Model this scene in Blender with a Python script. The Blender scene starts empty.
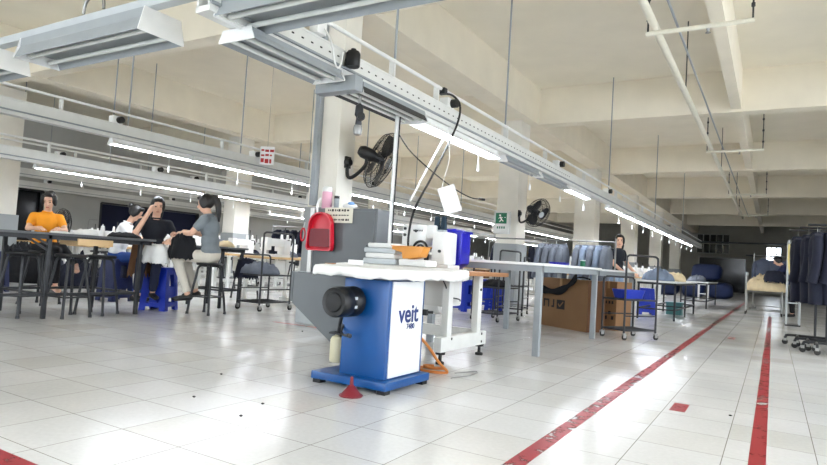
import bpy, bmesh, math, random
from mathutils import Vector, Matrix, Euler
random.seed(7)
S = bpy.context.scene
COL = S.collection
PI = math.pi

# ------------------------------------------------------------------ materials
def lin(c):
    return tuple(((v/255)/12.92 if v/255 <= .04045 else ((v/255+.055)/1.055)**2.4) for v in c) + (1,)
MATS = {}
def mat(name, rgb, rough=.5, metal=0, noise=.06, scale=8, bump=0, emit=0, alpha=1, spec=.5, coat=0, sheen=0):
    if name in MATS: return MATS[name]
    m = bpy.data.materials.new(name); m.use_nodes = True
    nt = m.node_tree; b = nt.nodes['Principled BSDF']
    c = lin(rgb)
    b.inputs['Base Color'].default_value = c
    b.inputs['Roughness'].default_value = rough
    b.inputs['Metallic'].default_value = metal
    b.inputs['Specular IOR Level'].default_value = spec
    if coat: b.inputs['Coat Weight'].default_value = coat
    if sheen: b.inputs['Sheen Weight'].default_value = sheen
    if emit:
        b.inputs['Emission Color'].default_value = c
        b.inputs['Emission Strength'].default_value = emit
    if alpha < 1: b.inputs['Alpha'].default_value = alpha
    if noise or bump:
        tc = nt.nodes.new('ShaderNodeTexCoord')
        n = nt.nodes.new('ShaderNodeTexNoise'); n.inputs['Scale'].default_value = scale; n.inputs['Detail'].default_value = 4
        nt.links.new(tc.outputs['Object'], n.inputs['Vector'])
    if noise:
        r = nt.nodes.new('ShaderNodeMix'); r.data_type = 'RGBA'
        r.inputs[6].default_value = tuple(max(0, v*(1-noise*2)) for v in c[:3])+(1,)
        r.inputs[7].default_value = tuple(min(1, v*(1+noise)) for v in c[:3])+(1,)
        nt.links.new(n.outputs['Fac'], r.inputs[0]); nt.links.new(r.outputs[2], b.inputs['Base Color'])
    if bump:
        bp = nt.nodes.new('ShaderNodeBump'); bp.inputs['Strength'].default_value = bump; bp.inputs['Distance'].default_value = .02
        nt.links.new(n.outputs['Fac'], bp.inputs['Height']); nt.links.new(bp.outputs['Normal'], b.inputs['Normal'])
    MATS[name] = m
    return m

M_white = mat('white_enamel', (236,237,236), .35)
M_offw = mat('offwhite_enamel', (222,223,220), .4)
M_grey = mat('grey_enamel', (150,156,160), .45)
M_lgrey = mat('light_grey_enamel', (186,192,196), .42)
M_panel = mat('grey_steel', (104,108,111), .42, .2, .12, 3)
M_steel = mat('bare_steel', (150,150,148), .38, .7, .1, 14)
M_dsteel = mat('dark_steel', (52,53,56), .45, .4, .1, 14)
M_black = mat('black_plastic', (10,10,12), .45)
M_rubber = mat('black_rubber', (22,22,23), .7)
M_blue = mat('blue_enamel', (6,74,138), .32, 0, .1, 5)
M_bplast = mat('blue_plastic', (18,48,168), .35)
M_ubplast = mat('ultramarine_plastic', (22,22,176), .3)
M_red = mat('red_plastic', (205,26,48), .3)
M_dred = mat('dark_red_plastic', (118,26,38), .45)
M_pink = mat('pink_plastic', (226,170,190), .4)
M_wood = mat('blond_wood', (214,180,132), .5, 0, .12, 5)
M_woodt = mat('brown_wood', (166,118,78), .5, 0, .15, 6)
M_orange = mat('orange_plastic', (222,150,66), .4)
M_card = mat('carton_board', (146,110,76), .8, 0, .1, 4)
M_cardd = mat('carton_board_brown', (104,68,40), .8, 0, .1, 4)
M_tape = mat('carton_tape', (190,150,100), .4)
M_paper = mat('white_paper', (240,240,240), .8, 0, .03)
M_cream = mat('cream_card', (226,222,206), .8)
M_cloth = mat('white_cloth', (228,228,226), .9, 0, .06, 10, .3)
M_gcloth = mat('grey_cloth', (112,118,130), .95, 0, .15, 10, .3)
M_ncloth = mat('navy_cloth', (24,28,46), .95, 0, .2, 12, .3)
M_bcloth = mat('black_cloth', (22,23,28), .95, 0, .2, 12, .3)
M_creamc = mat('cream_cloth', (226,206,168), .95, 0, .1, 12, .3)
M_bluec = mat('blue_tarpaulin', (18,38,84), .6, 0, .2, 3, .4)
M_bcable = mat('black_cable', (20,20,22), .5)
M_ocable = mat('orange_hose', (196,120,56), .5)
M_yhose = mat('pale_yellow_hose', (226,208,130), .5)
M_navyl = mat('navy_lettering', (20,46,110), .5, noise=0)
M_ink = mat('black_ink', (32,30,30), .7, noise=0)
M_redink = mat('red_ink', (176,40,44), .7, noise=0)
M_green = mat('green_sign', (18,110,78), .5, noise=0)
M_tube_off = mat('unlit_glass_tube', (214,218,216), .25)
M_fan = mat('fan_black', (20,20,24), .35)
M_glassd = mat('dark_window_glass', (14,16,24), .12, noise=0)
M_navywall = mat('navy_curtain', (16,22,52), .9, 0, .2, 2, .3)
M_metalw = mat('white_reflector', (232,234,234), .3)

def emis(name, rgb, strength):
    m = bpy.data.materials.new(name); m.use_nodes = True
    nt = m.node_tree; nt.nodes.clear()
    o = nt.nodes.new('ShaderNodeOutputMaterial'); e = nt.nodes.new('ShaderNodeEmission')
    e.inputs[0].default_value = lin(rgb); e.inputs[1].default_value = strength
    nt.links.new(e.outputs[0], o.inputs[0]); return m
M_tube_on = emis('lit_tube', (240,246,255), 26)
M_win_on = emis('daylight_pane', (225,235,245), 2.2)

# ------------------------------------------------------------------ mesh builder
class MB:
    def __init__(s): s.v = []; s.f = []; s.m = []; s.cur = 0
    def add(s, vs, fs):
        b = len(s.v); s.v += [tuple(v) for v in vs]
        s.f += [tuple(i+b for i in f) for f in fs]; s.m += [s.cur]*len(fs); return s
    def box(s, c, d, rot=None):
        x,y,z = d[0]/2, d[1]/2, d[2]/2
        vs = [Vector((a*x,b*y,e*z)) for a in (-1,1) for b in (-1,1) for e in (-1,1)]
        if rot is not None: vs = [rot @ v for v in vs]
        c = Vector(c)
        return s.add([v+c for v in vs], [(0,1,3,2),(4,6,7,5),(0,4,5,1),(2,3,7,6),(0,2,6,4),(1,5,7,3)])
    def bx(s, x0,x1,y0,y1,z0,z1):
        return s.box(((x0+x1)/2,(y0+y1)/2,(z0+z1)/2),(abs(x1-x0),abs(y1-y0),abs(z1-z0)))
    def bar(s, p0, p1, w, h=None):
        h = h or w; p0 = Vector(p0); p1 = Vector(p1); d = p1-p0; L = d.length
        q = d.to_track_quat('Y','Z').to_matrix()
        return s.box((p0+p1)/2, (w,L,h), q)
    def tube(s, pts, r, n=8, caps=True, rs=None):
        pts = [Vector(p) for p in pts]; rings = []; vs = []; fs = []
        up = Vector((0,0,1)); prev = None
        for i,p in enumerate(pts):
            a = pts[max(0,i-1)]; b = pts[min(len(pts)-1,i+1)]
            t = (b-a).normalized() if (b-a).length > 1e-9 else Vector((0,0,1))
            if prev is None:
                u = t.cross(up)
                if u.length < 1e-3: u = t.cross(Vector((1,0,0)))
            else: u = prev - t*prev.dot(t)
            u.normalize(); w = t.cross(u); prev = u
            rr = rs[i] if rs else r
            for k in range(n):
                an = 2*PI*k/n; vs.append(p + u*math.cos(an)*rr + w*math.sin(an)*rr)
        for i in range(len(pts)-1):
            for k in range(n):
                k2 = (k+1)%n; fs.append((i*n+k, i*n+k2, (i+1)*n+k2, (i+1)*n+k))
        if caps:
            fs.append(tuple(range(n))[::-1]); fs.append(tuple((len(pts)-1)*n+k for k in range(n)))
        return s.add(vs, fs)
    def cyl(s, p0, p1, r, n=16, r2=None):
        return s.tube([p0,p1], r, n, True, [r, r if r2 is None else r2])
    def lathe(s, prof, c=(0,0,0), n=20, axis=None):
        c = Vector(c); q = Vector(axis).to_track_quat('Z','Y').to_matrix() if axis else Matrix.Identity(3)
        vs = []; fs = []; m = len(prof)
        for r,z in prof:
            for k in range(n):
                a = 2*PI*k/n; vs.append(c + q @ Vector((r*math.cos(a), r*math.sin(a), z)))
        for i in range(m-1):
            for k in range(n):
                k2=(k+1)%n; fs.append((i*n+k,i*n+k2,(i+1)*n+k2,(i+1)*n+k))
        if prof[0][0] > 1e-6: fs.append(tuple(range(n))[::-1])
        if prof[-1][0] > 1e-6: fs.append(tuple((m-1)*n+k for k in range(n)))
        return s.add(vs, fs)
    def ell(s, c, r, q=None, nu=14, nv=10):
        c = Vector(c); vs = []; fs = []
        for j in range(nv+1):
            th = PI*j/nv
            for k in range(nu):
                a = 2*PI*k/nu
                v = Vector((r[0]*math.sin(th)*math.cos(a), r[1]*math.sin(th)*math.sin(a), r[2]*math.cos(th)))
                vs.append(c + (q @ v if q is not None else v))
        for j in range(nv):
            for k in range(nu):
                k2=(k+1)%nu; fs.append((j*nu+k,(j+1)*nu+k,(j+1)*nu+k2,j*nu+k2))
        return s.add(vs, fs)
    def limb(s, p0, p1, r0, r1, n=12):
        s.tube([p0,p1], r0, n, True, [r0,r1]); s.ell(p0,(r0,)*3,None,n,8); s.ell(p1,(r1,)*3,None,n,8); return s
    def prism(s, poly, axis, a, b):
        # poly: 2D points in the plane perpendicular to the axis, extruded a..b
        f = {'x':lambda p,t:(t,p[0],p[1]),'y':lambda p,t:(p[0],t,p[1]),'z':lambda p,t:(p[0],p[1],t)}[axis]
        n = len(poly); vs = [f(p,a) for p in poly]+[f(p,b) for p in poly]
        fs = [tuple(range(n)), tuple(range(n,2*n))[::-1]]+[(k,(k+1)%n,n+(k+1)%n,n+k) for k in range(n)]
        return s.add(vs, fs)
    def torus(s, c, R, r, q=None, n=36, m=6, sx=1):
        c = Vector(c); vs=[]; fs=[]
        for i in range(n):
            a=2*PI*i/n
            for j in range(m):
                b=2*PI*j/m
                v=Vector(((R+r*math.cos(b))*math.cos(a)*sx,(R+r*math.cos(b))*math.sin(a),r*math.sin(b)))
                vs.append(c+(q@v if q is not None else v))
        for i in range(n):
            for j in range(m):
                i2=(i+1)%n;j2=(j+1)%m
                fs.append((i*m+j,i2*m+j,i2*m+j2,i*m+j2))
        return s.add(vs,fs)
    def build(s, name, mats, parent=None, bevel=0, smooth=True, loc=None):
        me = bpy.data.meshes.new(name); me.from_pydata(s.v, [], s.f)
        ms = mats if isinstance(mats,(list,tuple)) else [mats]
        for m in ms: me.materials.append(m)
        bm = bmesh.new(); bm.from_mesh(me)
        for i,f in enumerate(bm.faces): f.material_index = min(s.m[i], len(ms)-1)
        bmesh.ops.recalc_face_normals(bm, faces=bm.faces)
        if bevel:
            es = [e for e in bm.edges if len(e.link_faces)==2 and e.calc_face_angle(0) > .6]
            bmesh.ops.bevel(bm, geom=es, offset=bevel, segments=2, affect='EDGES', profile=.6, clamp_overlap=True)
        if smooth:
            for f in bm.faces: f.smooth = True
        bm.to_mesh(me); bm.free()
        if smooth: me.set_sharp_from_angle(angle=math.radians(38))
        o = bpy.data.objects.new(name, me); COL.objects.link(o)
        if parent is not None: o.parent = parent
        if loc: o.location = loc
        return o

def tag(o, label, cat, group=None, kind=None):
    o['label'] = label; o['category'] = cat
    if group: o['group'] = group
    if kind: o['kind'] = kind
    return o
def thing(name, label, cat, loc=(0,0,0), rz=0, group=None):
    o = bpy.data.objects.new(name, None); COL.objects.link(o)
    o.location = loc; o.rotation_euler = (0,0,rz); o.empty_display_size = .1
    return tag(o, label, cat, group)
KIDS = {}
def dup(root, loc, rz=None, label=None, group=None):
    r = root.copy(); COL.objects.link(r); r.location = loc
    if rz is not None: r.rotation_euler = (0,0,rz)
    if label: r['label'] = label
    if group: r['group'] = group
    def rec(a, b):
        for ch in list(a.children):
            if ch.get('_c'): pass
            c = ch.copy(); COL.objects.link(c); c.parent = b; rec(ch, c)
    rec(root, r)
    return r
def struct(o, label, cat):
    return tag(o, label, cat, None, 'structure')
def smoothpath(pts, n=6):
    P=[Vector(p) for p in pts]; out=[]
    for i in range(len(P)-1):
        p0=P[max(0,i-1)];p1=P[i];p2=P[i+1];p3=P[min(len(P)-1,i+2)]
        for k in range(n):
            t=k/n
            out.append(.5*((2*p1)+(p2-p0)*t+(2*p0-5*p1+4*p2-p3)*t*t+(3*p1-p0-3*p2+p3)*t**3))
    out.append(P[-1]); return out
def text_mesh(name, body, size, m, parent, loc, rot, bold=.0, ext=.001):
    cu = bpy.data.curves.new(name, 'FONT'); cu.body = body; cu.size = size; cu.extrude = ext; cu.offset = bold
    cu.align_x='CENTER'; cu.align_y='CENTER'
    t = bpy.data.objects.new(name+'_tmp', cu); COL.objects.link(t)
    dg = bpy.context.evaluated_depsgraph_get()
    me = bpy.data.meshes.new_from_object(t.evaluated_get(dg)); me.name = name
    bpy.data.objects.remove(t)
    me.materials.clear(); me.materials.append(m)
    o = bpy.data.objects.new(name, me); COL.objects.link(o); o.parent = parent
    o.location = loc; o.rotation_euler = rot; return o
def remeshed(mb, name, m, voxel, parent=None, smooth=4, mats=None):
    o = mb.build(name, m, None)
    md = o.modifiers.new('r','REMESH'); md.mode='VOXEL'; md.voxel_size=voxel; md.use_smooth_shade=True
    if smooth:
        sm = o.modifiers.new('s','SMOOTH'); sm.iterations=smooth; sm.factor=.5
    dg = bpy.context.evaluated_depsgraph_get(); dg.update()
    me = bpy.data.meshes.new_from_object(o.evaluated_get(dg)); me.name=name
    me.materials.clear(); me.materials.append(m)
    old=o.data; o.modifiers.clear(); o.data=me; bpy.data.meshes.remove(old)
    if parent is not None: o.parent=parent
    return o

# ------------------------------------------------------------------ camera
Rm = ((0.8579745510434678,0.027434392488532893,-0.5129590859615853),
      (0.5101438963642014,0.07166138182584748,0.8570985073824134),
      (0.06027333377299573,-0.9970516538593149,0.04748815402070106))
cam = bpy.data.cameras.new('camera'); co = bpy.data.objects.new('camera', cam); COL.objects.link(co)
cx = Vector([Rm[i][0] for i in range(3)]); cy = -Vector([Rm[i][1] for i in range(3)]); cz = -Vector([Rm[i][2] for i in range(3)])
M4 = Matrix.Identity(4)
for i in range(3): M4[i][0]=cx[i]; M4[i][1]=cy[i]; M4[i][2]=cz[i]
M4[2][3] = .82
co.matrix_world = M4; cam.sensor_width = 36; cam.lens = 604/827*36; cam.clip_start=.05; cam.clip_end=200
S.camera = co

# ------------------------------------------------------------------ the setting
def floor_mat():
    m = bpy.data.materials.new('terrazzo_tile'); m.use_nodes=True; nt=m.node_tree; b=nt.nodes['Principled BSDF']; L=nt.links.new
    tc=nt.nodes.new('ShaderNodeTexCoord'); mp=nt.nodes.new('ShaderNodeMapping'); mp.inputs['Location'].default_value=(2.08+.38*20,-1.32+.38*20,0)
    L(tc.outputs['Object'],mp.inputs['Vector'])
    br=nt.nodes.new('ShaderNodeTexBrick'); br.offset=0; br.squash=1
    for k,v in (('Scale',1),('Mortar Size',.0022),('Mortar Smooth',.2),('Bias',-.55),('Brick Width',.38),('Row Height',.38)): br.inputs[k].default_value=v
    br.inputs['Color1'].default_value=lin((216,216,215)); br.inputs['Color2'].default_value=lin((198,194,184)); br.inputs['Mortar'].default_value=lin((138,133,126))
    L(mp.outputs['Vector'],br.inputs['Vector'])
    n1=nt.nodes.new('ShaderNodeTexNoise'); n1.inputs['Scale'].default_value=1.1; n1.inputs['Detail'].default_value=5; L(tc.outputs['Object'],n1.inputs['Vector'])
    n2=nt.nodes.new('ShaderNodeTexNoise'); n2.inputs['Scale'].default_value=45; n2.inputs['Detail'].default_value=3; L(tc.outputs['Object'],n2.inputs['Vector'])
    r1=nt.nodes.new('ShaderNodeMapRange'); r1.inputs['From Min'].default_value=.3; r1.inputs['From Max'].default_value=.7; r1.inputs['To Min'].default_value=.93; r1.inputs['To Max'].default_value=1.03; L(n1.outputs['Fac'],r1.inputs['Value'])
    r2=nt.nodes.new('ShaderNodeMapRange'); r2.inputs['To Min'].default_value=.9; r2.inputs['To Max'].default_value=1.08; L(n2.outputs['Fac'],r2.inputs['Value'])
    mu=nt.nodes.new('ShaderNodeMath'); mu.operation='MULTIPLY'; L(r1.outputs[0],mu.inputs[0]); L(r2.outputs[0],mu.inputs[1])
    mx=nt.nodes.new('ShaderNodeVectorMath'); mx.operation='SCALE'; L(br.outputs['Color'],mx.inputs[0]); L(mu.outputs[0],mx.inputs['Scale'])
    L(mx.outputs[0],b.inputs['Base Color'])
    rr=nt.nodes.new('ShaderNodeMapRange'); rr.inputs['From Min'].default_value=.3; rr.inputs['From Max'].default_value=.7; rr.inputs['To Min'].default_value=.17; rr.inputs['To Max'].default_value=.24; L(n1.outputs['Fac'],rr.inputs['Value'])
    L(rr.outputs[0],b.inputs['Roughness'])
    bp=nt.nodes.new('ShaderNodeBump'); bp.inputs['Strength'].default_value=.02; bp.inputs['Distance'].default_value=.01; L(n1.outputs['Fac'],bp.inputs['Height']); L(bp.outputs['Normal'],b.inputs['Normal'])
    return m
M_floor=floor_mat()
M_plaster=mat('cream_plaster',(240,233,216),.9,0,.05,1.5,.05)
M_beam=mat('beam_plaster',(238,230,212),.9,0,.06,2,.05)
M_pillar=mat('pillar_plaster',(232,228,218),.85,0,.06,3,.05)
M_dado=mat('grey_dado_paint',(150,154,155),.6,0,.08,3)
M_wall=mat('grey_wall_paint',(176,176,172),.9,0,.08,1.5)
M_walld=mat('grey_far_wall_paint',(166,164,156),.9,0,.1,1.5)
X0,X1,Y0,Y1,ZC=-19.0,8.0,-5.0,46.0,4.8
struct(MB().bx(X0,X1,Y0,Y1,-.1,0).build('floor',M_floor,smooth=False),'glossy pale terrazzo tile floor of the factory','floor')
struct(MB().bx(X0,X1,Y0,Y1,ZC,ZC+.15).build('ceiling',M_plaster,smooth=False),'cream painted concrete ceiling slab','ceiling')
# left wall with two dark openings
m=MB(); ops=[(7.2,9.85,.35,2.25),(11.7,15.6,.3,2.12)]
m.bx(X0-.2,X0,Y0,Y1,2.25,ZC); m.bx(X0-.2,X0,Y0,Y1,0,.3)
ys=[Y0]+[v for o in ops for v in o[:2]]+[Y1]
for i in range(0,len(ys),2): m.bx(X0-.2,X0,ys[i],ys[i+1],.3,2.25)
m.bx(X0-.2,X0,11.7,15.6,2.12,2.25); m.bx(X0-.2,X0,7.2,9.85,.3,.35)
struct(m.build('wall_left',M_wall,smooth=False),'grey wall with dark openings beyond the sewing lines','wall')
for i,(a,b_,z0,z1) in enumerate(ops):
    m=MB(); m.bx(X0-.18,X0-.12,a,b_,z0,z1)
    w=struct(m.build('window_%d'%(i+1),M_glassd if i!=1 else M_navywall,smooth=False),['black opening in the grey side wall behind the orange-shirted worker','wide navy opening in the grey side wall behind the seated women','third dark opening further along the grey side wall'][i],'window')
    f=MB()
    for yy in (a,(a+b_)/2,b_): f.bx(X0-.1,X0+.03,yy-.03,yy+.03,z0,z1)
    f.bx(X0-.1,X0+.03,a,b_,z1-.03,z1+.03); f.bx(X0-.1,X0+.03,a,b_,z0-.03,z0+.03)
    f.build('window_frame',M_dsteel,w,smooth=False)
# back wall with one daylight window and dark glazing
m=MB(); m.bx(X0,X1,Y1,Y1+.2,0,1.8); m.bx(X0,X1,Y1,Y1+.2,3.15,ZC); m.bx(X0,-.45,Y1,Y1+.2,1.8,3.15); m.bx(.42,X1,Y1,Y1+.2,1.8,3.15)
struct(m.build('wall_back',M_walld,smooth=False),'dim grey end wall at the far end of the aisle','wall')
w=struct(MB().bx(-.45,.42,Y1+.12,Y1+.14,1.8,3.15).build('window_4',M_win_on,smooth=False),'small bright window in the far end wall','window')
f=MB()
for xx in (-.45,-.16,.13,.42): f.bx(xx-.03,xx+.03,Y1-.02,Y1+.1,1.8,3.15)
for zz in (1.8,2.25,2.7,3.15): f.bx(-.45,.42,Y1-.02,Y1+.1,zz-.025,zz+.025)
f.build('window_frame',M_dsteel,w,smooth=False)
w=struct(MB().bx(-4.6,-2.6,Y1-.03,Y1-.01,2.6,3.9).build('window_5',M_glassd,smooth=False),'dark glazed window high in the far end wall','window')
f=MB()
for k in range(6): f.bx(-4.6+.4*k-.03,-4.6+.4*k+.03,Y1-.08,Y1-.03,2.6,3.9)
for zz in (2.6,3.25,3.9): f.bx(-4.6,-2.6,Y1-.08,Y1-.03,zz-.025,zz+.025)
f.build('window_frame',M_wall,w,smooth=False)
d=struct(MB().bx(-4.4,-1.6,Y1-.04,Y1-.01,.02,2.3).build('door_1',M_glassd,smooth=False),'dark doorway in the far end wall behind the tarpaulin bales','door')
f=MB(); f.bx(-4.5,-4.4,Y1-.08,Y1-.01,0,2.4); f.bx(-1.6,-1.5,Y1-.08,Y1-.01,0,2.4); f.bx(-4.5,-1.5,Y1-.08,Y1-.01,2.3,2.4); f.build('door_frame',M_wall,d,smooth=False)
m=MB(); m.tube([(-6,Y1-.25,3.35),(7,Y1-.25,3.35)],.06,8); m.tube([(-1.6,Y1-.25,2.55),(7,Y1-.25,2.55)],.05,8); tag(m.build('wall_pipe',M_panel),'pair of grey pipes running along the far end wall','pipe')
# right wall: window band; front wall: open roller doors (behind the camera)
m=MB(); m.bx(X1,X1+.2,Y0,Y1,0,.9); m.bx(X1,X1+.2,Y0,Y1,3.4,ZC)
for a,b_ in ((-5,-4.4),(-.6,0),(3.6,4.2),(7.8,8.4),(12,Y1)): m.bx(X1,X1+.2,a,b_,.9,3.4)
struct(m.build('wall_right',M_wall,smooth=False),'side wall with open window bays beside the aisle','wall')
m=MB(); m.bx(X0,X1,Y0-.2,Y0,3.9,ZC)
for a,b_ in ((X0,-15),(-11,-5),(-1.5,X1)): m.bx(a,b_,Y0-.2,Y0,0,3.9)
struct(m.build('wall_front',M_wall,smooth=False),'entrance wall with open loading bays','wall')
# beams
def beam(x0,x1,y0,y1,z0,label):
    return struct(MB().bx(x0,x1,y0,y1,z0,ZC).build('beam',M_beam,smooth=False),label,'beam')
for y,t in ((-.6,'cream cross beam over the entrance bay'),(6.0,'cream cross beam meeting the pillar behind the ironing table'),(12.7,'cream cross beam above the pillar with the exit sign'),(19.6,'third cream cross beam along the aisle'),(26,'fourth cream cross beam over the dim end of the hall'),(32.6,'fifth cream cross beam over the dim end of the hall'),(39.4,'farthest cream cross beam close to the end wall')):
    beam(X0,X1,y,y+.32,4.0,t)
beam(-4.96,-4.54,Y0,Y1,3.99,'long cream beam over the middle row of pillars')
beam(-12.9,-12.5,Y0,Y1,3.99,'long cream beam over the far row of pillars')
beam(-.77,-.6,Y0,Y1,4.05,'narrow secondary beam over the red-lined aisle')
beam(2.4,2.8,Y0,Y1,3.99,'long cream beam over the garment racks')
# pillars
def pillar(x0,x1,y0,y1,label,dado=1.42,grow=.04):
    p=MB().bx(x0,x1,y0,y1,0,4.0).build('pillar',M_pillar,bevel=.008); struct(p,label,'pillar')
    if dado: MB().bx(x0-grow*.4,x1+grow,y0-grow,y1+grow,0,dado).build('dado',M_dado,p,bevel=.006)
    return p
pA=pillar(-4.92,-4.5,5.66,5.98,'white pillar with grey dado behind the blue ironing machine',1.4)
pillar(-5.2,-4.73,12.16,12.7,'white pillar carrying the green exit sign',1.32)
pillar(-5.36,-4.72,18.6,19.2,'white pillar behind the steel table and cartons',1.3)
pillar(-5.3,-4.75,25,25.6,'far pillar in the middle row, fourth from the camera',1.3); pillar(-5.3,-4.75,31.6,32.2,'far pillar in the middle row, fifth from the camera',1.3); pillar(-5.3,-4.75,38.4,39,'last pillar of the middle row before the end wall',1.3)
pillar(-13.27,-12.82,11.75,12.3,'white pillar behind the woman in the grey shirt',1.3)
pillar(-14.7,-14.12,6.2,6.8,'white pillar at the edge behind the stools',1.3)
pillar(-13.2,-12.7,18.6,19.2,'pillar in the far row deep among the sewing lines',1.3)
MB().bx(-4.945,-4.4,5.6,6.03,0,.62).build('plinth',M_lgrey,pA,bevel=.006)
# steel trunking up the pillar's corner
m=MB().bx(-4.83,-4.765,5.575,5.655,1.42,3.99); 
tag(m.build('cable_trunking',M_grey,bevel=.004),'grey steel cable trunking running up the pillar behind the ironing machine','trunking')
# floor markings
def tape_mat():
    m=bpy.data.materials.new('worn_red_tape'); m.use_nodes=True; nt=m.node_tree; b=nt.nodes['Principled BSDF']; L=nt.links.new
    b.inputs['Base Color'].default_value=lin((150,18,34)); b.inputs['Roughness'].default_value=.35
    tc=nt.nodes.new('ShaderNodeTexCoord'); n=nt.nodes.new('ShaderNodeTexNoise'); n.inputs['Scale'].default_value=9; n.inputs['Detail'].default_value=6; n.inputs['Roughness'].default_value=.7
    L(tc.outputs['Object'],n.inputs['Vector'])
    r=nt.nodes.new('ShaderNodeMapRange'); r.inputs['From Min'].default_value=.66; r.inputs['From Max'].default_value=.75; n3=nt.nodes.new('ShaderNodeTexNoise'); n3.inputs['Scale'].default_value=.45; L(tc.outputs['Object'],n3.inputs['Vector']); sb=nt.nodes.new('ShaderNodeMath'); sb.operation='MULTIPLY_ADD'; sb.inputs[1].default_value=.55; L(n3.outputs['Fac'],sb.inputs[0]); L(n.outputs['Fac'],sb.inputs[2]); L(sb.outputs[0],r.inputs['Value']); L(r.outputs[0],b.inputs['Alpha'])
    return m
M_tape_red=tape_mat()
def line(x0,x1,y0,y1,label):
    o=MB().bx(x0,x1,y0,y1,.0003,.0012).build('floor_line',M_tape_red,smooth=False)
    struct(o,label,'floor line')
line(-.945,-.865,1.3,27,'worn red floor line running up the aisle beside the steel table')
line(-.075,-.005,1.5,17,'worn red floor line running up the aisle towards the heaped trolley')
line(-3.6,-2.1,1.16,1.245,'short red floor line in the near corner of the floor')
line(-.53,-.44,4.08,4.34,'small red tape patch between the two long floor lines')
line(-.53,-.44,9.6,9.95,'farther small red tape patch between the long floor lines')
line(-5.1,-4.3,5.38,5.44,'red floor line in front of the grey-based pillar')

# ------------------------------------------------------------------ sprinkler pipework over the aisle
t=thing('sprinkler_pipe','cream sprinkler main with cross arms hanging under the ceiling over the aisle','pipe',(-1.24,0,3.6))
mb=MB().tube([(0,2,0.06),(0,30.9,0.06)],.045,10); mb.build('main_pipe',M_cream,t)
for yy in (7.2,14.5,22,29):
    a=MB().tube([(-.1,yy,0),(1.0,yy,0)],.028,8).build('cross_arm',M_cream,t)
    for xx,h in ((-.08,1.2),(.98,1.2)):
        mm=MB().tube([(xx,yy,0),(xx,yy,h)],.011,6)
        for k in range(4): mm.cyl((xx,yy,.15+.24*k),(xx,yy,.19+.24*k),.02,8)
        mm.build('drop_hanger',M_dsteel,t)
    MB().lathe([(.0,-.05),(.03,-.045),(.012,-.03),(.02,0)],(.55,yy,-.03),10).build('sprinkler_head',M_steel,t)
for yy in (5.9,10,17.5,25):
    MB().tube([(0,yy,.1),(0,yy,1.2)],.01,6).build('drop_hanger',M_dsteel,t)
tag(MB().tube([(-1.03,2,3.72),(-1.03,30.9,3.72)],.014,6).build('conduit',M_grey),'thin grey conduit running beside the sprinkler main','conduit')

# ------------------------------------------------------------------ overhead rails
def rail(label,x,y0,y1,rods,clamps,boxes,z=2.2,slots=None,pipe=True):
    t=thing('overhead_rail',label,'overhead rail',(x,0,z))
    m=MB(); m.bx(-.06,.06,y0,y1,.0,.035); m.bx(-.055,-.04,y0,y1,.03,.18); m.bx(.04,.055,y0,y1,.03,.18); m.bx(-.06,.06,y0,y1,.175,.19)
    m.build('channel',M_offw,t,smooth=False)
    MB().bx(.056,.075,y0,y1,.045,.06).build('side_strip',M_grey,t,smooth=False)
    if pipe: MB().tube([(.03,y0,.34),(.03,y1,.34)],.017,8).build('air_pipe',M_white,t)
    for yy in rods: MB().tube([(0,yy,.18),(0,yy,4.8-z-.002)],.011,6).build('hanging_rod',M_grey,t)
    for yy in clamps:
        mm=MB().bx(-.015,.04,yy-.012,yy+.012,.18,.36); mm.build('clamp',M_offw,t,smooth=False)
    for yy in boxes:
        bb=MB().bx(-.05,.05,yy-.07,yy+.07,.188,.29).build('socket_box',M_white,t,bevel=.01)
        MB().cyl((.05,yy+.02,.24),(.11,yy+.02,.24),.045,12).build('plug',M_black,bb)
    if slots:
        mm=MB()
        yy=slots[0]
        while yy<slots[1]:
            mm.box((.0565,yy,.12),(.004,.022,.01)); yy+=.1
        mm.build('slot_row',M_ink,t,smooth=False)
    return t
MX=-2.9
rail('white overhead rail above the sewing machine and steel tables',MX,2.3,30.5,(4.35,6.9,12.4,18,24),(3.0,4.3,5.1,6.9,8.4,10.5,13,16,19,22),(5.35,9.0,12.2),2.2,(2.5,9.5))
rail('white overhead rail above the seated women in black and grey',-7.5,-1,29,(2.7,4.9,6.9,10.4,15),(2,4,6.5,8.5,10.5,14),(4.72,7.2,10.6),2.2)
rail('white overhead rail deeper in the hall behind the seated women',-11.7,-1,29,(4.6,8.2,13,18),(5,6.6,8,10,12,15),(6.3,9.4,13),2.2)
rail('farther white overhead rail over the third sewing line',-14.6,-1,29,(7,12,18),(6,9,12,15),(7.5,11.5,14),2.2)
rail('farthest white overhead rail near the grey side wall',-17.2,-1,29,(9,15),(7,10,13,16),(9,13),2.15)
rail('lower white service rail hung between the second and third lines',-9.6,-1,29,(6,11,16),(5,8,11,15),(6.9,12.4),1.95)

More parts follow.
